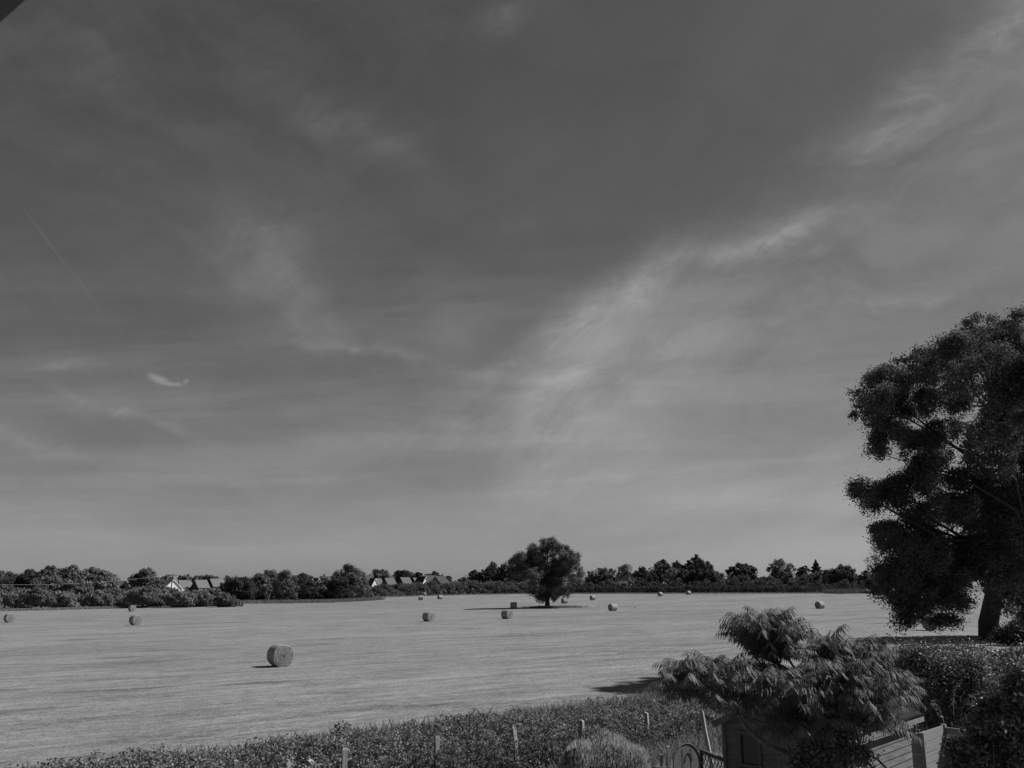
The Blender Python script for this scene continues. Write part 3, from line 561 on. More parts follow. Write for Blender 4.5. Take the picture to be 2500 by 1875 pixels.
# ---------------------------------------------------------------- houses
WHITE = mat('white_render', .80, .8, .06, 2); BRICK = mat('red_brick', .13, .9, .2, 4); PALEB = mat('buff_brick', .30, .9, .15, 4); GABD = mat('dark_gable', .06, .8, .2, 3, stretch=(1, 1, 8))  # dark gable tone: shade of left-facing ends is put into the colour
TILE = mat('concrete_roof_tiles', .125, .85, .14, 3, .3, stretch=(1, 1, 3)); TILED = mat('dark_roof_tiles', .06, .85, .2, 3, .3); TILEL = mat('pale_roof_tiles', .155, .85, .10, 3, .3)
GLASS = mat('window_glass', .03, .08, spec=.6); TRIM = mat('white_trim', .75, .6)
def house(label, px, py_eave, zc, Wd, Ln, yaw, rise, gab, wal, roof_m, win=(), chim=(), He=None, name='house'):
    """ridge runs along local x; gable walls at +-x, long walls at +-y. yaw: direction of local x"""
    c = at(px, py_eave, zc); gz0 = float(gz(c[0], c[1])); base = np.array([c[0], c[1], gz0]); H = c[2] - gz0
    o = thing(name, base, label, 'house', None, R(yaw)); hw, hl = Wd/2, Ln/2
    mb = MB(); mb.add([(-hl, -hw, 0), (hl, -hw, 0), (hl, hw, 0), (-hl, hw, 0), (-hl, -hw, H), (hl, -hw, H), (hl, hw, H), (-hl, hw, H), (-hl, 0, H+rise), (hl, 0, H+rise)],
      [(0, 1, 5, 4), (2, 3, 7, 6)], 0); mb.add([(-hl, -hw, 0), (hl, -hw, 0), (hl, hw, 0), (-hl, hw, 0), (-hl, -hw, H), (hl, -hw, H), (hl, hw, H), (-hl, hw, H), (-hl, 0, H+rise), (hl, 0, H+rise)],
      [(3, 0, 4, 8, 7), (1, 2, 6, 9, 5)], 1)
    mb.build('wall', [wal, gab], o)
    ov = .3; sl_ = rise/hw; mb = MB(); t_ = .14
    for s in (-1, 1):
        e = (s*(hw+ov), H - ov*sl_); p = [(-hl-ov, e[0], e[1]+.03), (hl+ov, e[0], e[1]+.03), (hl+ov, 0, H+rise+.03), (-hl-ov, 0, H+rise+.03)]; q = [(x, y, z+t_) for x, y, z in p]
        mb.add(p+q, [(0, 1, 2, 3), (4, 5, 6, 7), (0, 4, 5, 1), (1, 5, 6, 2), (3, 7, 4, 0), (2, 6, 7, 3)])
    rf = mb.build('roof', roof_m, o)
    for sx_ in (-1, 1):
        mb = MB()
        for s in (-1, 1): mb.bar((sx_*(hl+ov+.03), s*(hw+ov), H-ov*sl_-.04), (sx_*(hl+ov+.03), 0, H+rise-.04), .05, .24)
        mb.build('bargeboard', TRIM if gab in (WHITE, BRICK) else GABD, o)
    for (xx, face, z0, w, h_) in win:     # face: 'f' = -y wall, 'g-' , 'g+' gable ends
        f_ = MB(); gl = MB(); z = H + z0
        if face == 'f': f_.box((xx, -hw-.03, z), (w+.16, .08, h_+.16)); gl.box((xx, -hw-.075, z), (w, .02, h_))
        else:
            sg = -1 if face == 'g-' else 1; f_.box((sg*(hl+.03), xx, z), (.08, w+.16, h_+.16)); gl.box((sg*(hl+.075), xx, z), (.02, w, h_))
        fo = f_.build('window', TRIM, o); gl.build('pane', GLASS, fo)
    for cx_ in chim:
        mb = MB(); mb.box((cx_, .1, H+rise+.35), (.75, .55, 1.5)); mb.tube([(cx_-.15, .1, H+rise+1.05), (cx_-.15, .1, H+rise+1.4)], [.11, .1]); mb.tube([(cx_+.2, .1, H+rise+1.05), (cx_+.2, .1, H+rise+1.35)], [.11, .1])
        mb.build('chimney', BRICK, rf)
    return o
# left row
house('white gable-fronted house behind the telegraph pole', 410, 1436, 330, 6.8, 9, 134, 3.1, WHITE, WHITE, TILE, [(0, 'g-', -.8, 1.0, 1.1)], (1,))
house('pale roofed house right behind the white gable', 449, 1434, 345, 4.8, 4.4, 50, 2.6, BRICK, WHITE, TILEL, [(1.2, 'f', -.7, 1.1, .9)], (1.5,))
house('dark gabled house in the middle of the left row, pale roof', 489, 1434, 345, 5.0, 4.8, 52, 2.7, GABD, PALEB, TILEL, [(0, 'f', -.8, 1.1, .9), (1.5, 'f', -.8, .9, .9)], (-1.7,))
house('dark gabled house at the right end of the left row', 527, 1431, 350, 5.0, 5.4, 52, 2.7, GABD, PALEB, TILEL, [(1, 'f', -.8, 1, .9)], ())
house('mostly hidden long roofed house left of the telegraph pole', 392, 1432, 350, 6, 7, -8, 2.2, WHITE, WHITE, TILE, [(0, 'f', -.6, 1.2, .9)])
house('small dark roofed house peeping between hedge and round tree', 305, 1434, 350, 5, 6, 32, 2.4, GABD, PALEB, TILED, [(0, 'f', -.7, 1, .9)])
house('house with a white bargeboard left of the round tree', 322, 1436, 350, 5.6, 6, 64, 2.8, PALEB, PALEB, TILE, [(0, 'g-', -.8, 1, .9)])
house('long low roofed house over the left end of the thicket', 590, 1428, 390, 7, 20, -4, 2.6, BRICK, BRICK, TILE, [(-4, 'f', -.8, 1.2, 1), (4, 'f', -.8, 1.2, 1)], (-6, 1.5, 6))
# behind the thicket
house('small white steep gable, left of the pair behind the thicket', 754, 1427, 400, 3.2, 5, 132, 2.8, WHITE, WHITE, TILED, [(0, 'g-', -.6, .8, .9)])
house('small white steep gable, right of the pair behind the thicket', 771, 1427, 400, 3.2, 5, 132, 2.8, WHITE, WHITE, TILED, [(0, 'g-', -.6, .8, .9)])
house('white gabled house with a tiled roof above the thicket', 789, 1429, 400, 5.4, 8, 134, 3.1, WHITE, WHITE, TILED, [(0, 'g-', -.9, 1, 1)], (1.5,))
house('grey roofed house tucked behind the ragged tree', 820, 1424, 430, 8, 16, -6, 3.2, BRICK, BRICK, TILE, [(2, 'f', -1, 1.2, 1)], (-6,))
# estate
house('long ridge house at the back left of the estate', 932, 1417, 560, 9, 26, -10, 3.0, BRICK, PALEB, TILE, [(0, 'f', -1, 1.2, 1)], (-8,))
house('estate house with a white gabled porch dormer', 918, 1428, 480, 5.8, 6.0, 46, 3.4, GABD, PALEB, TILE, [(-1.5, 'f', -1.2, 1.2, 1), (1.5, 'f', -1.2, 1.2, 1)])
house('white dormer gable on the left estate house', 910, 1428, 473, 4.2, 4.6, 134, 3.4, WHITE, WHITE, TILED, [(0, 'g-', -1.0, 1.4, 1.1)])
house('second estate house, dark gable and plain grey roof', 950, 1427, 480, 5.8, 5.8, 46, 3.3, GABD, PALEB, TILE, [(-1.5, 'f', -1.3, 1.2, 1), (1.5, 'f', -1.3, 1.2, 1)])
house('third estate house with the tallest dark gable', 988, 1426, 480, 6.2, 6.0, 46, 3.5, GABD, PALEB, TILE, [(-1.5, 'f', -1.4, 1.2, 1), (1.5, 'f', -1.4, 1.2, 1)])
house('fourth estate house, left of the bright white gable', 1018, 1426, 485, 5.8, 5.4, 46, 3.3, GABD, BRICK, TILE, [(-1.2, 'f', -1.3, 1.2, 1)], (2.4,))
house('bright white steep gabled house of the estate', 1029, 1426, 478, 4.6, 7, 134, 3.9, WHITE, WHITE, TILED, [(0, 'g-', -1.3, 1.6, 1.4)])
house('dark gabled estate house with pale bargeboards behind the white gable', 1052, 1421, 500, 6.8, 9, 58, 3.6, BRICK, BRICK, TILED, [(0, 'g-', -1.2, 1.1, 1)])
house('rightmost brick gable of the estate with pale bargeboards', 1074, 1424, 485, 7.6, 9, 62, 3.8, BRICK, BRICK, TILED, [(-1.4, 'g-', -1.3, 1.1, 1), (1.4, 'g-', -1.3, 1.1, 1)], (3,))
# right
house('old cottage with a white gable and dark steep roof among the trees', 1524, 1416, 372, 5.2, 5.4, -30, 3.0, GABD, WHITE, TILED, [(-1, 'f', -.9, 1, 1), (1.2, 'f', -.9, 1, 1)], (-2.3, 1.6), name='cottage')
house('low white extension under the cottage roof', 1526, 1427, 366, 3.6, 5.6, -28, 1.2, WHITE, WHITE, TILE, [(0, 'f', -.9, 1.6, .9)], name='outbuilding')
house('tiny white gable between dark trees right of the cottage', 1615, 1427, 370, 2.2, 3, 120, 1.3, WHITE, WHITE, TILED, [(0, 'g-', -.7, .5, .6)], name='outbuilding')
# poles
def pole(px, py_top, py_bot, zc, r, lab, arm=True, pxb=None, grp=None):
    a = at(px, py_top, zc); g0 = float(gz(a[0], a[1])); b = np.array([a[0], a[1], g0])
    if pxb: b[0] = at(pxb, py_bot, zc)[0]
    o = thing('telegraph_pole', b, lab, 'pole', grp); mb = MB(); mb.tube([b, (a+b)/2, a], [r*1.25, r*1.1, r], 8); mb.build('post', BARK, o, off=b)
    if arm:
        mb = MB(); mb.bar(a + [-1.3, 0, -.35], a + [1.3, 0, -.35], .16, .16); mb.build('crossarm', BARK, o, off=b)
        for dx in (-1.15, 0.6, 1.15):
            mb = MB(); mb.tube([a + [dx, 0, -.27], a + [dx, 0, .1]], [.07, .05], 6); mb.build('insulator', TRIM, o, off=b)
pole(423, 1401, 1437, 260, .15, 'leaning telegraph pole with crossarm before the white gable', pxb=419)
pole(1136, 1404, 1425, 420, .17, 'left one of two plain poles right of the estate', False, grp='twin poles right of the estate')
pole(1141, 1404, 1425, 420, .17, 'right one of two plain poles right of the estate', False, grp='twin poles right of the estate')
mb = MB(); cab = [at(x, y, 262 - (423-x)*.12) for x, y in ((-60, 1426), (0, 1427.5), (60, 1427.5), (120, 1427), (180, 1424.5), (240, 1421), (300, 1416.5), (360, 1410.5), (420, 1403.5))]
mb.tube(cab, [.016]*len(cab), 5); o = mb.build('overhead_cable', mat('bright_cable', .5, .4, spec=.5)); tag(o, 'thin overhead cable sagging across the left trees to the telegraph pole', 'cable')
# ---------------------------------------------------------------- near fence and bramble hedge
def post_i(i):
    zc = 17.75*(1+.084*i); u = (-672+227.5*i)/(1+.084*i); return u+1250, zc
FP = [(578, 1857), (842, 1825), (1066, 1797), (1253, 1777), (1420, 1758), (1578, 1740), (1712, 1735)]
FL = ['leftmost fence post, just its top showing at the bottom edge', 'squared fence post at the bottom left, widest in view', 'weathered fence post with a split top half hidden in brambles', 'slanting fence post between split-topped post and lavender', 'fence post half sunk behind the pale lavender bush', 'straight fence post right of the lavender bush', 'tall leaning fence post beside the arched gate']
def line_pt(i, off):
    x, zc = post_i(i); p = at(x, 1800, zc); x2, zc2 = post_i(i+1); q = at(x2, 1800, zc2)
    p, q = np.array([p[0], zc*1.06]), np.array([q[0], zc2*1.06]); d = unit(q-p); n = np.array([-d[1], d[0]]); return tuple(p+n*off)
for i, ((px, py), lab) in enumerate(zip(FP, FL)):
    x, zc = post_i(i); zc = 22.5 if i == 6 else zc; a = at(px, py, zc); ln = (.03, .0, .02, .12, .05, .04, .24)[i]; b = np.array([a[0]+ln, a[1], float(gz(a[0], a[1]))-.1])
    o = thing('fence_post', b, lab, 'fence post', 'posts of the wire fence in the bramble hedge', R(20+7*i)); w = (.10, .115, .10, .105, .095, .09, .085)[i]
    mb = MB(); H = a[2]-b[2]; co, si = math.cos(-o.rotation_euler.z), math.sin(-o.rotation_euler.z); dx = (a[0]-b[0])
    tx, ty = dx*co, dx*si; g = np.random.default_rng(i); vs = []; hs = (0, .35, .7, .96, 1.0)
    for s in hs:
        for q, (x_, y_) in enumerate(((-1, -1), (1, -1), (1, 1), (-1, 1))):
            j = g.normal(0, .004, 2); k = 1 if s < 1 else .93; zt = H*s + (g.normal(0, .012) if s == 1 else 0)
            vs.append((tx*s + x_*w/2*k+j[0], ty*s + y_*w/2*k+j[1], zt))
    mb.add(vs, [(4*r+k, 4*r+(k+1) % 4, 4*r+4+(k+1) % 4, 4*r+4+k) for r in range(len(hs)-1) for k in range(4)] + [(16, 17, 18, 19)])
    mb.build('post_shaft', WOODF, o)
bl_ = [line_pt(i, 1.9) for i in (-3.5, -2, -.5, .5, 1.5, 2.5, 3.5, 4.5, 5.5, 6.5)]
hedge('bramble_hedge', 'wild bramble hedge along the wire fence at the bottom of the photo', bl_, [1.0, 1.05, 1.22, 1.15, 1.12, .95, 1.0, .88, .88, 1.0], 3.4, 210000, .062, .19, 31, .24, aspect=.7, hv=.13)
bl2 = [line_pt(i, -.5) for i in (-3, -1, 1, 2.2, 3.4, 4.6, 5.6)]
hedge('garden_border', 'leafy garden border plants in front of the wire fence', bl2, [.75, .75, .75, .95, .9, .8, .9], 1.0, 36000, .07, .12, 32, .2, aspect=.6, cat='plants', hv=.2)
# bramble shoots arching out of the top
def shoots(name, label, pp, n, h0, seed, L0=.8, tone=.12, leaf=.06, cat='bramble'):
    g = np.random.default_rng(seed); pp = np.array(pp, float); seg = np.linalg.norm(np.diff(pp, axis=0), axis=1); cum = np.concatenate([[0], np.cumsum(seg)]); Q = []; st = MB(); P = []; b0 = None
    for _ in range(n):
        s = g.uniform(0, cum[-1]); x = np.interp(s, cum, pp[:, 0]) + g.normal(0, .9); y = np.interp(s, cum, pp[:, 1]) + g.normal(0, .7); h = h0*g.uniform(.75, 1.15); z = float(gz(x, y))+h*.7; a = g.uniform(0, 2*PI); el = R(g.uniform(35, 80)); p = np.array([x, y, z])
        if b0 is None: b0 = p.copy()
        pts = [p]; 
        for k in range(7):
            p = p + np.array([math.cos(a)*math.cos(el), math.sin(a)*math.cos(el), math.sin(el)])*L0/7*g.uniform(.8, 1.2); el -= R(14); pts.append(p)
        st.tube(pts, [.008]*8, 4, cap=False); 
        for q in pts[2:]:
            for _ in range(4): P.append(q + g.normal(0, .035, 3))
    P = np.array(P); Vq = leaves(P, np.tile([0, 0, .6], (len(P), 1)), leaf, leaf*.6, seed)
    o = thing(name, b0, label, cat); link('leaves', quadmesh('leaves', Vq - b0, leafmat(tone), g.uniform(.6, 1.4, len(P))), o); tag(st.build('stems', BARK_PALE, o, off=b0), kind='stuff'); return o
shoots('bramble_shoots', 'arching bramble shoots sticking out of the hedge top', bl_, 90, 1.2, 51, .55)
grass('field_edge_grass', 'tall pale seeding grass along the field side of the bramble hedge', along([line_pt(i, 4.1) for i in (-3.5, 0, 3, 6, 8)], .5), 14000, .75, .016, .27, 52, lean=.2)
# wires between posts
mb = MB()
for i in range(6):
    a = at(*FP[i], post_i(i)[1]); b = at(*FP[i+1], post_i(i+1)[1])
    for dz in (.12, .5): mb.tube([a-[0, .06, dz], (a+b)/2-[0, .06, dz+.03], b-[0, .06, dz]], [.0018]*3, 4)
tag(mb.build('fence_wire', mat('galvanised_wire', .12, .4, spec=.5)), 'two thin wires strung between the fence posts', 'fence wire')
# lavender
def spikes(name, label, cat, lob, n, tone, seed, L=.16):
    g = np.random.default_rng(seed); d = unit(g.normal(size=(n, 3))); d[:, 2] = abs(d[:, 2]); i = g.choice(len(lob), n); C = np.array([l[0] for l in lob])[i]; Rr = np.array([l[1] for l in lob])[i]
    P = C + d*Rr*g.uniform(.7, 1.18, (n, 1)); up = unit(d*.45 + [0, 0, 1] + g.normal(0, .12, (n, 3))); sd2 = unit(np.cross(up, g.normal(size=(n, 3))))*(.008*g.uniform(.6, 1.6, (n, 1))); l = L*g.uniform(.5, 1.2, (n, 1))
    Vq = np.stack([P-up*l*.6, P-sd2, P+up*l*.5, P+sd2], 1); return Vq, g.uniform(.6, 1.35, n)
lav = pxlobes([(1475, 1850, 48, 66), (1418, 1866, 40, 52), (1530, 1862, 42, 56), (1448, 1848, 36, 50), (1505, 1850, 34, 64), (1558, 1872, 26, 40), (1395, 1876, 26, 40)], 20.4)
lb = np.array([lav[0][0][0], lav[0][0][1], 0.]); lb[2] = float(gz(lb[0], lb[1])); lo_ = thing('lavender_bush', lb, 'large pale flowering lavender bush at the bottom centre', 'bush')
rl = np.random.default_rng(4)
for l in lav: l[0][2] = lb[2]+.30+rl.uniform(-.22, .16); l[1][2] *= 1.1; l[0][1] += rl.uniform(-.3, .3)
Vq, tn2 = spikes('flower_spikes', '', '', lav, 22000, .3, 61); link('flower_spikes', quadmesh('flower_spikes', Vq-lb, leafmat(.5, .8, .1), tn2), lo_)
for l in lav: l[1][:] *= .88
Vq, tone_, _ = foliage(lav, 14000, .08, 62, 70, .18, aspect=.3, vol=.2); link('foliage', quadmesh('foliage', Vq-lb, leafmat(.09), tone_), lo_)
# ---------------------------------------------------------------- shed
SHEDW = mat('shed_boards', .165, .75, .35, 7, .35, stretch=(.35, .35, 3.2), spec=.15); SHEDT = mat('shed_trim', .14, .7, .3, 12, .3, spec=.2); DARKW = mat('dark_stained_wood', .07, .7, .3, 12, .3)
EZ = 2.1; A = at_z(1768, 1759, EZ); dAB = np.array([1.1, -1, 0])/math.hypot(1.1, 1); dBC = np.array([1, 1.1, 0])/math.hypot(1.1, 1)
def slide(p, d, px):
    lo, hi = 0., 8.
    for _ in range(50):
        m = (lo+hi)/2
        if proj(p+d*m)[0] < px: lo = m
        else: hi = m
    return lo
SWd = slide(A, dAB, 2062); B_ = A + dAB*SWd; SLn = slide(B_, dBC, 2228); C_ = B_ + dBC*SLn; G0 = float(gz(B_[0], B_[1])); RISE = .58
def sp(a, b, z): return np.array([A[0], A[1], 0]) + dAB*a + dBC*b + np.array([0, 0, z])     # a across the gable, b back
nA, nB = -dBC, dAB      # outward normals of gable front and right side wall
mid = sp(SWd/2, SLn/2, G0); shed = thing('garden_shed', mid, 'small boarded garden shed with corrugated roof behind the sumac', 'shed'); hs = EZ-G0
fr = MB(); bh = .135
def board(mb, p, q, z0, z1, nrm, th=.018):
    p, q = np.array(p), np.array(q); vs = [p+[0, 0, z0]+nrm*th, q+[0, 0, z0]+nrm*th, q+[0, 0, z1-.004]+nrm*.004, p+[0, 0, z1-.004]+nrm*.004, p+[0, 0, z0], q+[0, 0, z0]]
    mb.add(vs, [(0, 1, 2, 3), (0, 4, 5, 1)])
wx0, wx1, wz0, wz1 = .0, 0, 0, 0
# window and door spans from the photograph's pixels
def a_of(px): return slide(A, dAB, px)
wx0, wx1 = a_of(1805), a_of(1853); dx0, dx1 = a_of(1892), a_of(1985)
def z_at(a, py):
    p = sp(a, 0, 0); lo, hi = -1., 4.
    for _ in range(40):
        m = (lo+hi)/2
        if proj(p+[0, 0, m])[1] > py: lo = m
        else: hi = m
    return lo
wz1 = z_at(wx0, 1787); wz0 = z_at(wx0, 1866); dz1 = wz1 + .06; dz1 = G0 + bh*math.ceil((dz1-G0)/bh)
z = G0
while z < EZ + RISE:
    z1 = z + bh; m_ = (z+z1)/2; a0, a1 = 0, SWd
    if m_ > EZ: k = (m_-EZ)/RISE*SWd/2; a0, a1 = k, SWd-k
    spans = [(a0, a1)]
    def cut(sp_, c0, c1):
        r = []
        for s0, s1 in sp_:
            if c1 <= s0 or c0 >= s1: r.append((s0, s1)); continue
            if c0 > s0: r.append((s0, c0))
            if c1 < s1: r.append((c1, s1))
        return r
    if z1 > wz0 and z < wz1: spans = cut(spans, wx0-.03, wx1+.03)
    if z < dz1: spans = cut(spans, dx0, dx1)
    for s0, s1 in spans:
        if s1-s0 > .02: board(fr, sp(s0, 0, 0), sp(s1, 0, 0), z, z1, nA)
    z = z1
fr.build('front_wall', SHEDW, shed, off=mid)
sw = MB(); z = G0
while z < EZ-.01: board(sw, sp(SWd, 0, 0), sp(SWd, SLn, 0), z, min(z+bh, EZ), nB); z += bh
sw.build('side_wall', SHEDW, shed, off=mid)
bk = MB(); bk.add([sp(0, .03, G0), sp(SWd, .03, G0), sp(SWd-.01, SLn, G0), sp(0, SLn, G0), sp(0, .03, EZ), sp(SWd-.01, .03, EZ), sp(SWd-.01, SLn, EZ), sp(0, SLn, EZ), sp(SWd/2, .03, EZ+RISE-.03), sp(SWd/2, SLn, EZ+RISE-.03)],
   [(2, 3, 7, 9, 6), (3, 0, 4, 7), (5, 6, 2, 1), (0, 1, 5, 8, 4)]); bk.build('back_wall', SHEDW, shed, off=mid)
tr2 = MB()
for a_, b_ in ((-.0, -.02), (SWd, -.02), (SWd, SLn)): tr2.box(sp(a_, b_, (G0+EZ)/2), (.07, .07, hs-.02), math.atan2(dAB[1], dAB[0]))
tr2.build('corner_trim', SHEDT, shed, off=mid)
# window: frame, glass
wf = MB(); fz = lambda a, z_, o=-.03: sp(a, o, z_)
for a0, z0_, a1, z1_ in ((wx0, wz0-.03, wx0, wz1+.03), (wx1, wz0-.03, wx1, wz1+.03)): wf.bar(fz(a0, z0_), fz(a1, z1_), .05, .05, up=tuple(dAB))
for zz in (wz0, wz1): wf.bar(fz(wx0-.05, zz, -.034), fz(wx1+.05, zz, -.034), .055, .055)
wfo = wf.build('window', SHEDT, shed, off=mid); gl = MB(); gl.add([sp(wx0+.02, .0, wz0+.02), sp(wx1-.02, .0, wz0+.02), sp(wx1-.02, .0, wz1-.02), sp(wx0+.02, .0, wz1-.02)], [(0, 1, 2, 3)]); gl.build('pane', GLASS, wfo, off=mid)
dr = MB(); nb2 = 8
for k in range(nb2):
    a0 = dx0 + (dx1-dx0)*k/nb2; a1 = dx0 + (dx1-dx0)*(k+1)/nb2 - .006; c = sp((a0+a1)/2, -.015, (G0+dz1)/2+.02); dr.box(c, (a1-a0, .03, dz1-G0-.06), math.atan2(dAB[1], dAB[0]))
dro = dr.build('door', SHEDW, shed, off=mid); hg = MB(); hg.box(sp(dx0+.07, -.045, 1.1), (.03, .03, .12), math.atan2(dAB[1], dAB[0])); hg.build('handle', mat('black_iron', .04, .5), dro, off=mid)
rf = MB(); ov, ov2 = .14, .20; nC = 300; slp = RISE/(SWd/2)
for s in (-1, 1):
    vs = []
    for j in range(nC+1):
        b_ = -ov2 + (SLn+2*ov2)*j/nC; c = .022*math.sin(2*PI*b_/.125)
        for a_ in ((SWd/2), (SWd/2 + s*(SWd/2+ov))): vs.append(sp(a_, b_, EZ + .05 + RISE - abs(a_-SWd/2)*slp + c))
    fs = [(2*j, 2*j+1, 2*j+3, 2*j+2) for j in range(nC)]; rf.add(vs, fs, 0, True)
roof = rf.build('roof', mat('corrugated_roofing', .05, .8, .35, 3, .1, spec=.15), shed, off=mid)
fa = MB()
for s in (-1, 1): fa.bar(sp(SWd/2, -ov2-.01, EZ+RISE-.0), sp(SWd/2+s*(SWd/2+ov), -ov2-.01, EZ-ov*slp-.0), .025, .12)
fa.build('bargeboard', SHEDT, shed, off=mid)
fa = MB(); fa.bar(sp(SWd+ov+.005, -ov2, EZ-ov*slp-.05), sp(SWd+ov+.005, SLn+ov2, EZ-ov*slp-.05), .02, .09); fa.build('fascia', mat('pale_fascia', .2, .7, .2, 8), shed, off=mid)
# ---------------------------------------------------------------- board fence right of the shed
def panel(name, lab, P, Q, ztop, mt, bh=.19, cat='fence', cap=False):
    P, Q = np.array([P[0], P[1], 0.]), np.array([Q[0], Q[1], 0.]); b = (P+Q)/2; b[2] = float(gz(b[0], b[1])); d = unit(Q-P); nrm = np.array([d[1], -d[0], 0]); o = thing(name, b, lab, cat, 'boarded fence panels beside the shed'); mb = MB(); z = ztop
    g = np.random.default_rng(int(P[0]*100))
    while z > b[2]+.02:
        z0 = max(z-bh, b[2]); mb.bar(P+[0, 0, (z+z0)/2], Q+[0, 0, (z+z0)/2], .03+g.uniform(0, .006), z-z0-.008); z -= bh
    mb.build('boards', mt, o, off=b); ps = MB(); ps.box(Q+[0, 0, (b[2]+ztop)/2]+nrm*0, (.085, .085, ztop-b[2]+.03), math.atan2(d[1], d[0])); ps.build('post', mt, o, off=b)
FPAN = mat('grooved_fence_boards', .24, .8, .28, 5, .4, stretch=(.4, .4, 14)); zt = 2.0
P1, P2, P3 = at_z(2249, 1788, zt), at_z(2303, 1770, zt), at_z(2405, 1784, zt); P0 = at_z(2222, 1786, zt)
panel('board_fence', 'sunlit boarded fence panel right of the shed', P1, P2, zt, FPAN); panel('board_fence', 'dark shaded fence panel running right towards the shrub', P2, P3, zt-.03, FPAN); panel('board_fence', 'short shaded fence panel between shed and sunlit panel', P0, P1, zt-.02, FPAN)
# ---------------------------------------------------------------- arched gate, trellis
GT = 20.5; gb = at(1674, 1816, GT); g0 = float(gz(gb[0], gb[1])); gbase = np.array([gb[0], gb[1], g0]); gate = thing('arched_gate', gbase, 'round-topped wooden garden gate beside the leaning post', 'gate', None, R(28))
Hg = gb[2]-g0; wg = .385; mb = MB(); prof = [(-wg, 0), (wg, 0)] + [(wg*math.cos(a), (Hg-.42)+.42*math.sin(a)) for a in np.linspace(0, PI, 20)]
def extr(mb, prof, y0, y1):
    n = len(prof); mb.add([(x, y0, z) for x, z in prof] + [(x, y1, z) for x, z in prof], [tuple(range(n)), tuple(range(n, 2*n))[::-1]] + [(i, i+n, (i+1) % n+n, (i+1) % n) for i in range(n)])
extr(mb, prof, -.015, .015); mb.build('leaf_board', mat('gate_boards', .16, .8, .3, 8, .4, stretch=(14, 1, .5)), gate)
mb = MB(); pts = [(1.02*wg*math.cos(a), -.02, (Hg-.42)+.43*math.sin(a)) for a in np.linspace(0, PI, 18)]; mb.tube([(wg*1.02, -.02, 0)] + pts + [(-wg*1.02, -.02, 0)], [.012]*20, 6); mb.build('arched_rim', SHEDT, gate)
mb = MB()
for x in (-.12, .13): mb.bar((x, -.024, .05), (x, -.024, Hg-.10), .006, .006, up=(1, 0, 0))
pts = [(.06+.10*math.cos(a), -.03, Hg-.38+.2*math.sin(a)) for a in np.linspace(0, PI, 12)]; mb.tube(pts, [.008]*12, 5); mb.build('groove', DARKW, gate)
pp = at(1631, 1822, 20.3); q0 = float(gz(pp[0], pp[1])); o = thing('gate_post', (pp[0], pp[1], q0), 'square gate post left of the arched gate', 'post'); mb = MB(); mb.box((0, 0, (pp[2]-q0)/2), (.075, .075, pp[2]-q0), .3); mb.build('shaft', WOODF, o)
# picket left of the post
pp = at(1614, 1842, 20.6); q0 = float(gz(pp[0], pp[1])); o = thing('rail_fence', (pp[0], pp[1], q0), 'bit of pale rail fence left of the gate post', 'fence'); mb = MB(); mb.box((0, 0, (pp[2]-q0)/2), (.07, .05, pp[2]-q0)); mb.box((-.12, -.045, pp[2]-q0-.30), (.5, .03, .07)); mb.build('rails', WOODF, o)
Ta, Tb = at(1712, 1838, 19.0), at(1767, 1850, 18.0); ztp = (Ta[2]+Tb[2])/2; tb0 = np.array([(Ta[0]+Tb[0])/2, (Ta[1]+Tb[1])/2, 0.]); tb0[2] = float(gz(tb0[0], tb0[1]))
tre = thing('lattice_trellis', tb0, 'dark diamond lattice trellis joining gate and shed', 'trellis'); d = unit(np.array([Tb[0]-Ta[0], Tb[1]-Ta[1], 0.])); Ltr = np.linalg.norm((Tb-Ta)[:2]); PA = np.array([Ta[0], Ta[1], 0.])
mb = MB(); mb.bar(PA+[0, 0, ztp], PA+d*Ltr+[0, 0, ztp], .06, .07); mb.bar(PA+[0, 0, tb0[2]], PA+[0, 0, ztp-.035], .06, .06, up=(1, 0, 0)); mb.build('frame', DARKW, tre, off=tb0)
mb = MB(); hh = ztp-tb0[2]-.05; st_ = .15
for s, oy in ((1, 0), (-1, .012)):
    k = -hh
    while k < Ltr+hh:
        # diagonal x = k + s*z clipped to 0..Ltr, z in 0..hh
        z0, z1 = (0, hh); xs_ = []
        for zq in np.linspace(0, hh, 60):
            xq = k + (zq if s > 0 else hh-zq)*.8
            if .03 <= xq <= Ltr: xs_.append((xq, zq))
        if len(xs_) > 2:
            (xa, za), (xb, zb) = xs_[0], xs_[-1]; nn_ = np.array([d[1], -d[0], 0])*oy
            mb.bar(PA+d*xa+[0, 0, tb0[2]+za]+nn_, PA+d*xb+[0, 0, tb0[2]+zb]+nn_, 0.022, .008, up=tuple(np.array([d[1], -d[0], 0])))
        k += st_
mb.build('lattice', DARKW, tre, off=tb0)
gl_ = [line_pt(i, .6) for i in (-4, -2, 0, 2, 4, 6, 8, 10, 14)]; mb = MB(); ny = 12; vs = []
for j in range(ny):
    for x_, y_ in gl_: yy_ = 2 + (y_-2)*j/(ny-1); vs.append((x_, yy_, float(gz(x_, yy_))+.02))
mb.add(vs, [(j*9+i, j*9+i+1, (j+1)*9+i+1, (j+1)*9+i) for j in range(ny-1) for i in range(8)]); tag(mb.build('lawn', mat('garden_lawn', .13, .95, .35, 3, .4)), kind='structure')
grass('garden_grass', 'rough lit garden grass behind the arched gate and lattice', along([line_pt(i, -.4) for i in (3.4, 5, 6.4, 7.2)], .9), 16000, .42, .014, .24, 53)
hedge('weed_border', 'tangle of weeds between the leaning post and the shed', [line_pt(i, .3) for i in (5.0, 6, 7, 8)], [.55, .5, .6, .8], .8, 22000, .07, .15, 35, .2, cat='plants', hv=.2)
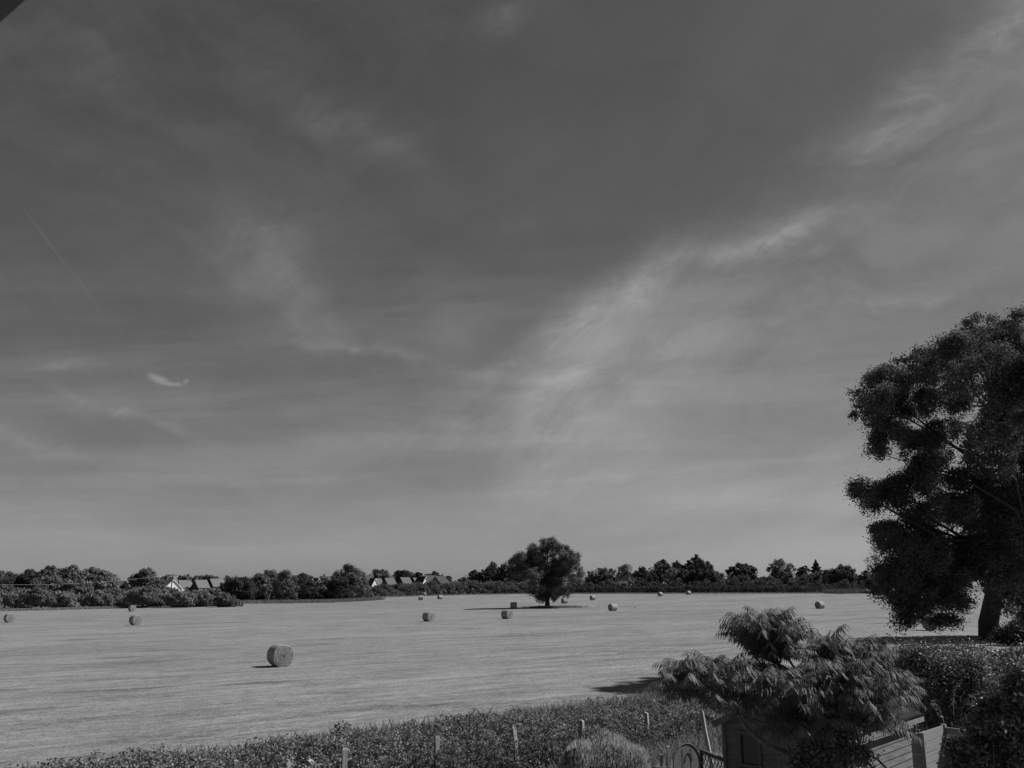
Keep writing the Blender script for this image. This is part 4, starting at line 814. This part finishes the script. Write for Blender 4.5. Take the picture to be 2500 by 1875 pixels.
# ---------------------------------------------------------------- sumac
SZ = 12.6
sroot = at(1968, 1875, SZ); sroot[2] = float(gz(sroot[0], sroot[1])); sum_ = thing('sumac_tree', sroot, 'sumac tree with long drooping feathered leaves before the shed', 'tree')
def frond(P0, az, el0, L, g, QL, T, RS):
    npt = 9; p = P0.copy(); el = el0; step = L/npt; pts = [p.copy()]; dirs = []
    for k in range(npt):
        dv = np.array([math.cos(az)*math.cos(el), math.sin(az)*math.cos(el), math.sin(el)]); dirs.append(dv); p = p + dv*step; pts.append(p.copy()); el -= R(8)*g.uniform(.7, 1.3)
    side = np.array([-math.sin(az), math.cos(az), 0]); tone = g.uniform(.75, 1.3)
    for k in range(npt): 
        a, b = pts[k], pts[k+1]; up = np.cross(side, dirs[k]); RS.append([a-side*.004, a+side*.004, b+side*.003, b-side*.003]); RS.append([a-up*.004, a+up*.004, b+up*.003, b-up*.003])
    npair = 13
    for j in range(npair):
        s = .16 + .84*j/(npair-1); q = s*npt; k = min(int(q), npt-1); pos = pts[k] + (pts[k+1]-pts[k])*(q-k); ll = .125*(.55+.9*math.sin(PI*(.12+.80*s)))*L/.55
        for sg in (-1, 1):
            v = side*sg*.62 + dirs[k]*.40 + np.array([0, 0, -.80*g.uniform(.6, 1.3)]); v = v/np.linalg.norm(v); w = np.cross(v, np.cross(side*sg, dirs[k])+g.normal(0, .25, 3)); w = w/np.linalg.norm(w)*ll*.095
            sag = np.array([0, 0, -.12*ll]); QL.append([pos, pos+v*ll*.38+w, pos+v*ll+sag, pos+v*ll*.38-w]); T.append(tone*g.uniform(.8, 1.2))
g = np.random.default_rng(88); QL, T, RS = [], [], []
sl_ = [(1878, 1558, 52, 42, 26), (1905, 1600, 45, 40, 14), (1700, 1655, 60, 38, 22), (1780, 1660, 60, 38, 20), (1660, 1680, 28, 30, 7), (1850, 1680, 70, 45, 22), (2000, 1655, 70, 50, 26), (2090, 1628, 65, 50, 26), (2150, 1635, 42, 50, 16),
       (1960, 1690, 90, 55, 44), (2060, 1680, 75, 50, 32), (2160, 1680, 40, 34, 9), (1800, 1700, 60, 30, 16), (1900, 1660, 60, 40, 22), (1990, 1650, 60, 40, 20), (2040, 1585, 30, 22, 6), (1900, 1755, 60, 25, 9), (1700, 1700, 45, 25, 8), (1990, 1750, 60, 36, 16), (1930, 1720, 60, 36, 14), (2060, 1740, 40, 34, 10), (1900, 1540, 30, 26, 8)]
tips = []
for x, y, rx, ry, n in sl_:
    for _ in range(int(n*.66)):
        d = unit(g.normal(size=3)); d[2] = d[2] if d[2] > -.3 else -d[2]; r = g.uniform(.45, 1.0); c = at(x, y+(20 if x > 1850 else 4), SZ); s = SZ/F
        tips.append(c + d*np.array([rx*(.68 if x > 1850 else .86)*s, (rx+ry)*.55*s, ry*.72*s])*r + [0, g.uniform(-.45, .45) + (.35 if y < 1640 else -.55), 0])
for tp in tips:
    hi_ = tp[2] > at(1900, 1640, SZ)[2]; a0 = g.uniform(0, 2*PI)
    nf = g.integers(5, 8)
    for k in range(nf): frond(tp, a0 + 2*PI*k/nf + g.normal(0, .25), R(g.uniform(38, 88) if hi_ else g.uniform(18, 75)), g.uniform(.34, .60), g, QL, T, RS)
link('foliage', quadmesh('foliage', np.array(QL)-sroot, leafmat(.155, .55, .2, .4), np.array(T)), sum_)
link('leaf_stalks', quadmesh('leaf_stalks', np.array(RS)-sroot, leafmat(.16, .6, .3, 0)), sum_)
mb = MB(); fork = at(1963, 1858, SZ); mb.tube([sroot-[0, 0, .1], sroot*.5+fork*.5+[.03, 0, 0], fork], [.075, .06, .052])
lb_ = [fork, at(1945, 1850, SZ), at(1905, 1832, SZ-.1), at(1870, 1818, SZ-.1), at(1842, 1795, SZ-.2), at(1820, 1775, SZ-.2), at(1800, 1742, SZ-.1), at(1794, 1700, SZ), at(1780, 1665, SZ)]; mb.tube(lb_, [.05, .045, .04, .036, .034, .03, .028, .024, .012])
rb_ = [fork, at(1972, 1825, SZ), at(1985, 1795, SZ+.1), at(1990, 1745, SZ+.1), at(1985, 1690, SZ+.2), at(1940, 1630, SZ+.1), at(1890, 1560, SZ)]; mb.tube(rb_, [.045, .04, .036, .032, .028, .022, .01])
mb.tube([at(1990, 1745, SZ+.1), at(2040, 1690, SZ), at(2090, 1620, SZ)], [.03, .024, .01]); mb.tube([at(1985, 1795, SZ+.1), at(2060, 1730, SZ), at(2150, 1660, SZ)], [.03, .024, .01])
mb.tube([at(1945, 1850, SZ), at(1925, 1825, SZ), at(1915, 1780, SZ-.1), at(1905, 1720, SZ)], [.02, .016, .014, .008])
sk = [lb_[6], lb_[7], rb_[4], rb_[5], at(2040, 1690, SZ), at(2090, 1640, SZ), at(2120, 1680, SZ), at(1900, 1620, SZ)]
for tp in tips[::2]:
    c = min(sk, key=lambda q: np.linalg.norm(q-tp)); m = (c+tp)/2 - [0, 0, .1]; mb.tube([c, m, tp], [.014, .011, .007], 5)
mb.build('trunk', BARK_PALE, sum_, off=sroot)
# ---------------------------------------------------------------- shrubs right and below
def shrub(name, lab, lobes, zc, n, leaf, tone, seed, nclump, clump, aspect=.5, cat='shrub', rough=.45, spec=.35):
    L = pxlobes(lobes, zc); 
    for l, b_ in zip(L, lobes):
        if len(b_) > 4: pass
    c0 = np.mean([l[0] for l in L], axis=0); b = np.array([c0[0], c0[1], float(gz(c0[0], c0[1]))]); Vq, tone_, cen = foliage(L, n, leaf, seed, nclump, clump, .25, aspect=aspect, vol=.12, tonevar=.32)
    o = thing(name, b, lab, cat); link('foliage', quadmesh('foliage', Vq-b, leafmat(tone, rough, spec), tone_), o)
    g = np.random.default_rng(seed); mb = MB()
    for c in cen[g.choice(len(cen), min(26, len(cen)), replace=False)]:
        r_ = b; mb.tube([r_, r_*.55+c*.45+g.normal(0, .12, 3), c], [.03, .02, .006], 5)
    mb.build('stems', BARK_PALE, o, off=b); return o
shrub('honeysuckle_shrub', 'fine-leaved dense shrub between sumac and right border', [(2270, 1628, 70, 36), (2330, 1645, 70, 46), (2240, 1680, 60, 60), (2300, 1700, 70, 60), (2360, 1690, 60, 60), (2260, 1760, 60, 60), (2340, 1760, 60, 50), (2225, 1610, 30, 22)], 21, 80000, .065, .15, 71, 220, .32, .5)
shrub('bramble_thicket', 'dark leafy bramble mound below the big tree', [(2400, 1645, 60, 36), (2470, 1655, 60, 40), (2530, 1670, 60, 60), (2340, 1625, 40, 30), (2440, 1710, 80, 60)], 26, 52000, .085, .105, 72, 140, .38, .6)
shrub('large_leaf_shrub', 'glossy larger-leaved shrub in the bottom right corner', [(2470, 1720, 50, 50), (2420, 1780, 50, 50), (2480, 1810, 60, 70), (2380, 1840, 50, 50), (2450, 1880, 70, 60), (2510, 1760, 50, 70), (2350, 1890, 40, 30), (2500, 1670, 30, 30)], 12.5, 17000, .08, .17, 73, 150, .17, .42)
shrub('garden_shrub', 'small-leaved shrub lit in specks in front of the shed corner', [(2040, 1760, 60, 56), (2090, 1780, 45, 50), (1990, 1760, 40, 40), (2010, 1830, 60, 50), (2070, 1740, 50, 30), (2080, 1850, 40, 26), (1985, 1870, 40, 30)], 12.0, 17000, .055, .15, 74, 130, .15, .5)
shoots('climber_shoots', 'long sun-caught shoots growing across the right-hand shrubs', [plan(2330, 1700, zc=22), plan(2420, 1700, zc=21), plan(2500, 1700, zc=20)], 50, 2.5, 75, 1.1, .15, .09, 'climber')
g = np.random.default_rng(5)
shrub('undergrowth', 'dark undergrowth to the right of the thick trunk near the border', [(2475, 1548, 26, 20), (2520, 1545, 34, 28), (2450, 1566, 20, 10)], 64, 14000, .16, .06, 76, 60, .5)
# hedge continuing to the right, behind the shrubs
hr = [line_pt(i, 1.6) for i in (7.4, 8.6, 10, 12, 14.5)]
hedge('field_hedge', 'field hedge continuing behind sumac and shrubs to the big tree', hr, [1.0, 1.1, 1.25, 1.35, 1.5], 2.6, 60000, .10, .09, 33, .34, aspect=.65, hv=.14)
# hoops of an arch
for k, (pts, lab) in enumerate((([(2010, 1832), (2050, 1828), (2085, 1838), (2115, 1858), (2140, 1885), (2155, 1910)], 'front dark metal hoop before the shed side wall'), ([(2075, 1826), (2115, 1838), (2145, 1856), (2168, 1880), (2180, 1905)], 'rear dark metal hoop before the shed side wall'))):
    zc = 11.6 + .35*k; P = [at(x, y, zc) for x, y in pts]; e = P[-1].copy(); e[2] = float(gz(e[0], e[1])); s_ = P[0].copy(); s_[0] -= .5; s_[2] = float(gz(s_[0], s_[1])); w_ = P[0].copy() + [-.35, 0, -.25]
    mb = MB(); mb.tube([s_, w_] + P + [e], [.016]*(len(P)+3), 8); o = mb.build('garden_hoop', mat('black_steel', .03, .5)); tag(o, lab, 'hoop', 'metal hoops of the garden arch')
# pale leaves at the bottom edge
for k, (px, py, n) in enumerate(((765, 1862, 12), (705, 1872, 5), (825, 1876, 5))):
    c = at(px, py+8, 16.6); b = np.array([c[0], c[1], float(gz(c[0], c[1]))]); g = np.random.default_rng(90+k); Q = []
    for j in range(n):
        a = g.uniform(0, 2*PI); el = R(g.uniform(10, 70)); dv = np.array([math.cos(a)*math.cos(el), math.sin(a)*math.cos(el), math.sin(el)]); sd3 = unit(np.cross(dv, [0, 0, 1])); l = g.uniform(.12, .24); Q.append([c, c+dv*l*.55+sd3*.045, c+dv*l-[0, 0, .04], c+dv*l*.55-sd3*.045])
    o = thing('pale_plant', b, ('pale broad-leaved plant at the bottom edge left of the squared post', 'smallest pale leaves poking up at the bottom edge', 'pale leaves right at the foot of the squared post')[k], 'plant'); link('leaves', quadmesh('leaves', np.array(Q)-b, leafmat(.42, .5, .3)), o); mb = MB(); mb.tube([b, c], [.012, .01], 5); mb.build('stem', BARK_PALE, o, off=b)
# crows
def bird(px, py, lab, zc=None, s=1.):
    p = ground_at(px, py) if zc is None else at(px, py, zc); mb = MB(); mb.tube([(-.2*s, 0, .16*s), (-.08*s, 0, .2*s), (.08*s, 0, .24*s), (.16*s, 0, .3*s), (.2*s, 0, .33*s), (.27*s, 0, .32*s)], [.02*s, .06*s, .08*s, .045*s, .045*s, .008*s], 8); mb.tube([(0, .03*s, .18*s), (0, .03*s, 0)], [.01*s, .008*s], 4); mb.tube([(.02*s, -.03*s, .18*s), (.02*s, -.03*s, 0)], [.01*s, .008*s], 4)
    o = mb.build('crow', mat('black_feathers', .02, .6)); o.location = tuple(p); o.rotation_euler = (0, 0, .4); tag(o, lab, 'bird')
bird(1549, 1486, 'tiny dark crow standing in mid field right of the medium bale', s=.9)
# roof eave of the viewer's own house in the top left corner
mb = MB(); E1, E2, E3 = at(-500, 496, 1.5), at(556, -446, 1.5), at(-700, -500, 1.5); th = ray(0, 0)*.14
mb.add([E1, E2, E3, E1+th*-1, E2-th, E3-th], [(0, 1, 2), (5, 4, 3), (0, 3, 4, 1), (1, 4, 5, 2), (2, 5, 3, 0)])
o = mb.build('roof_eave', mat('dark_soffit', .12, .8)); tag(o, 'dark blurred eave corner of the roof overhead, top left corner', 'eave')
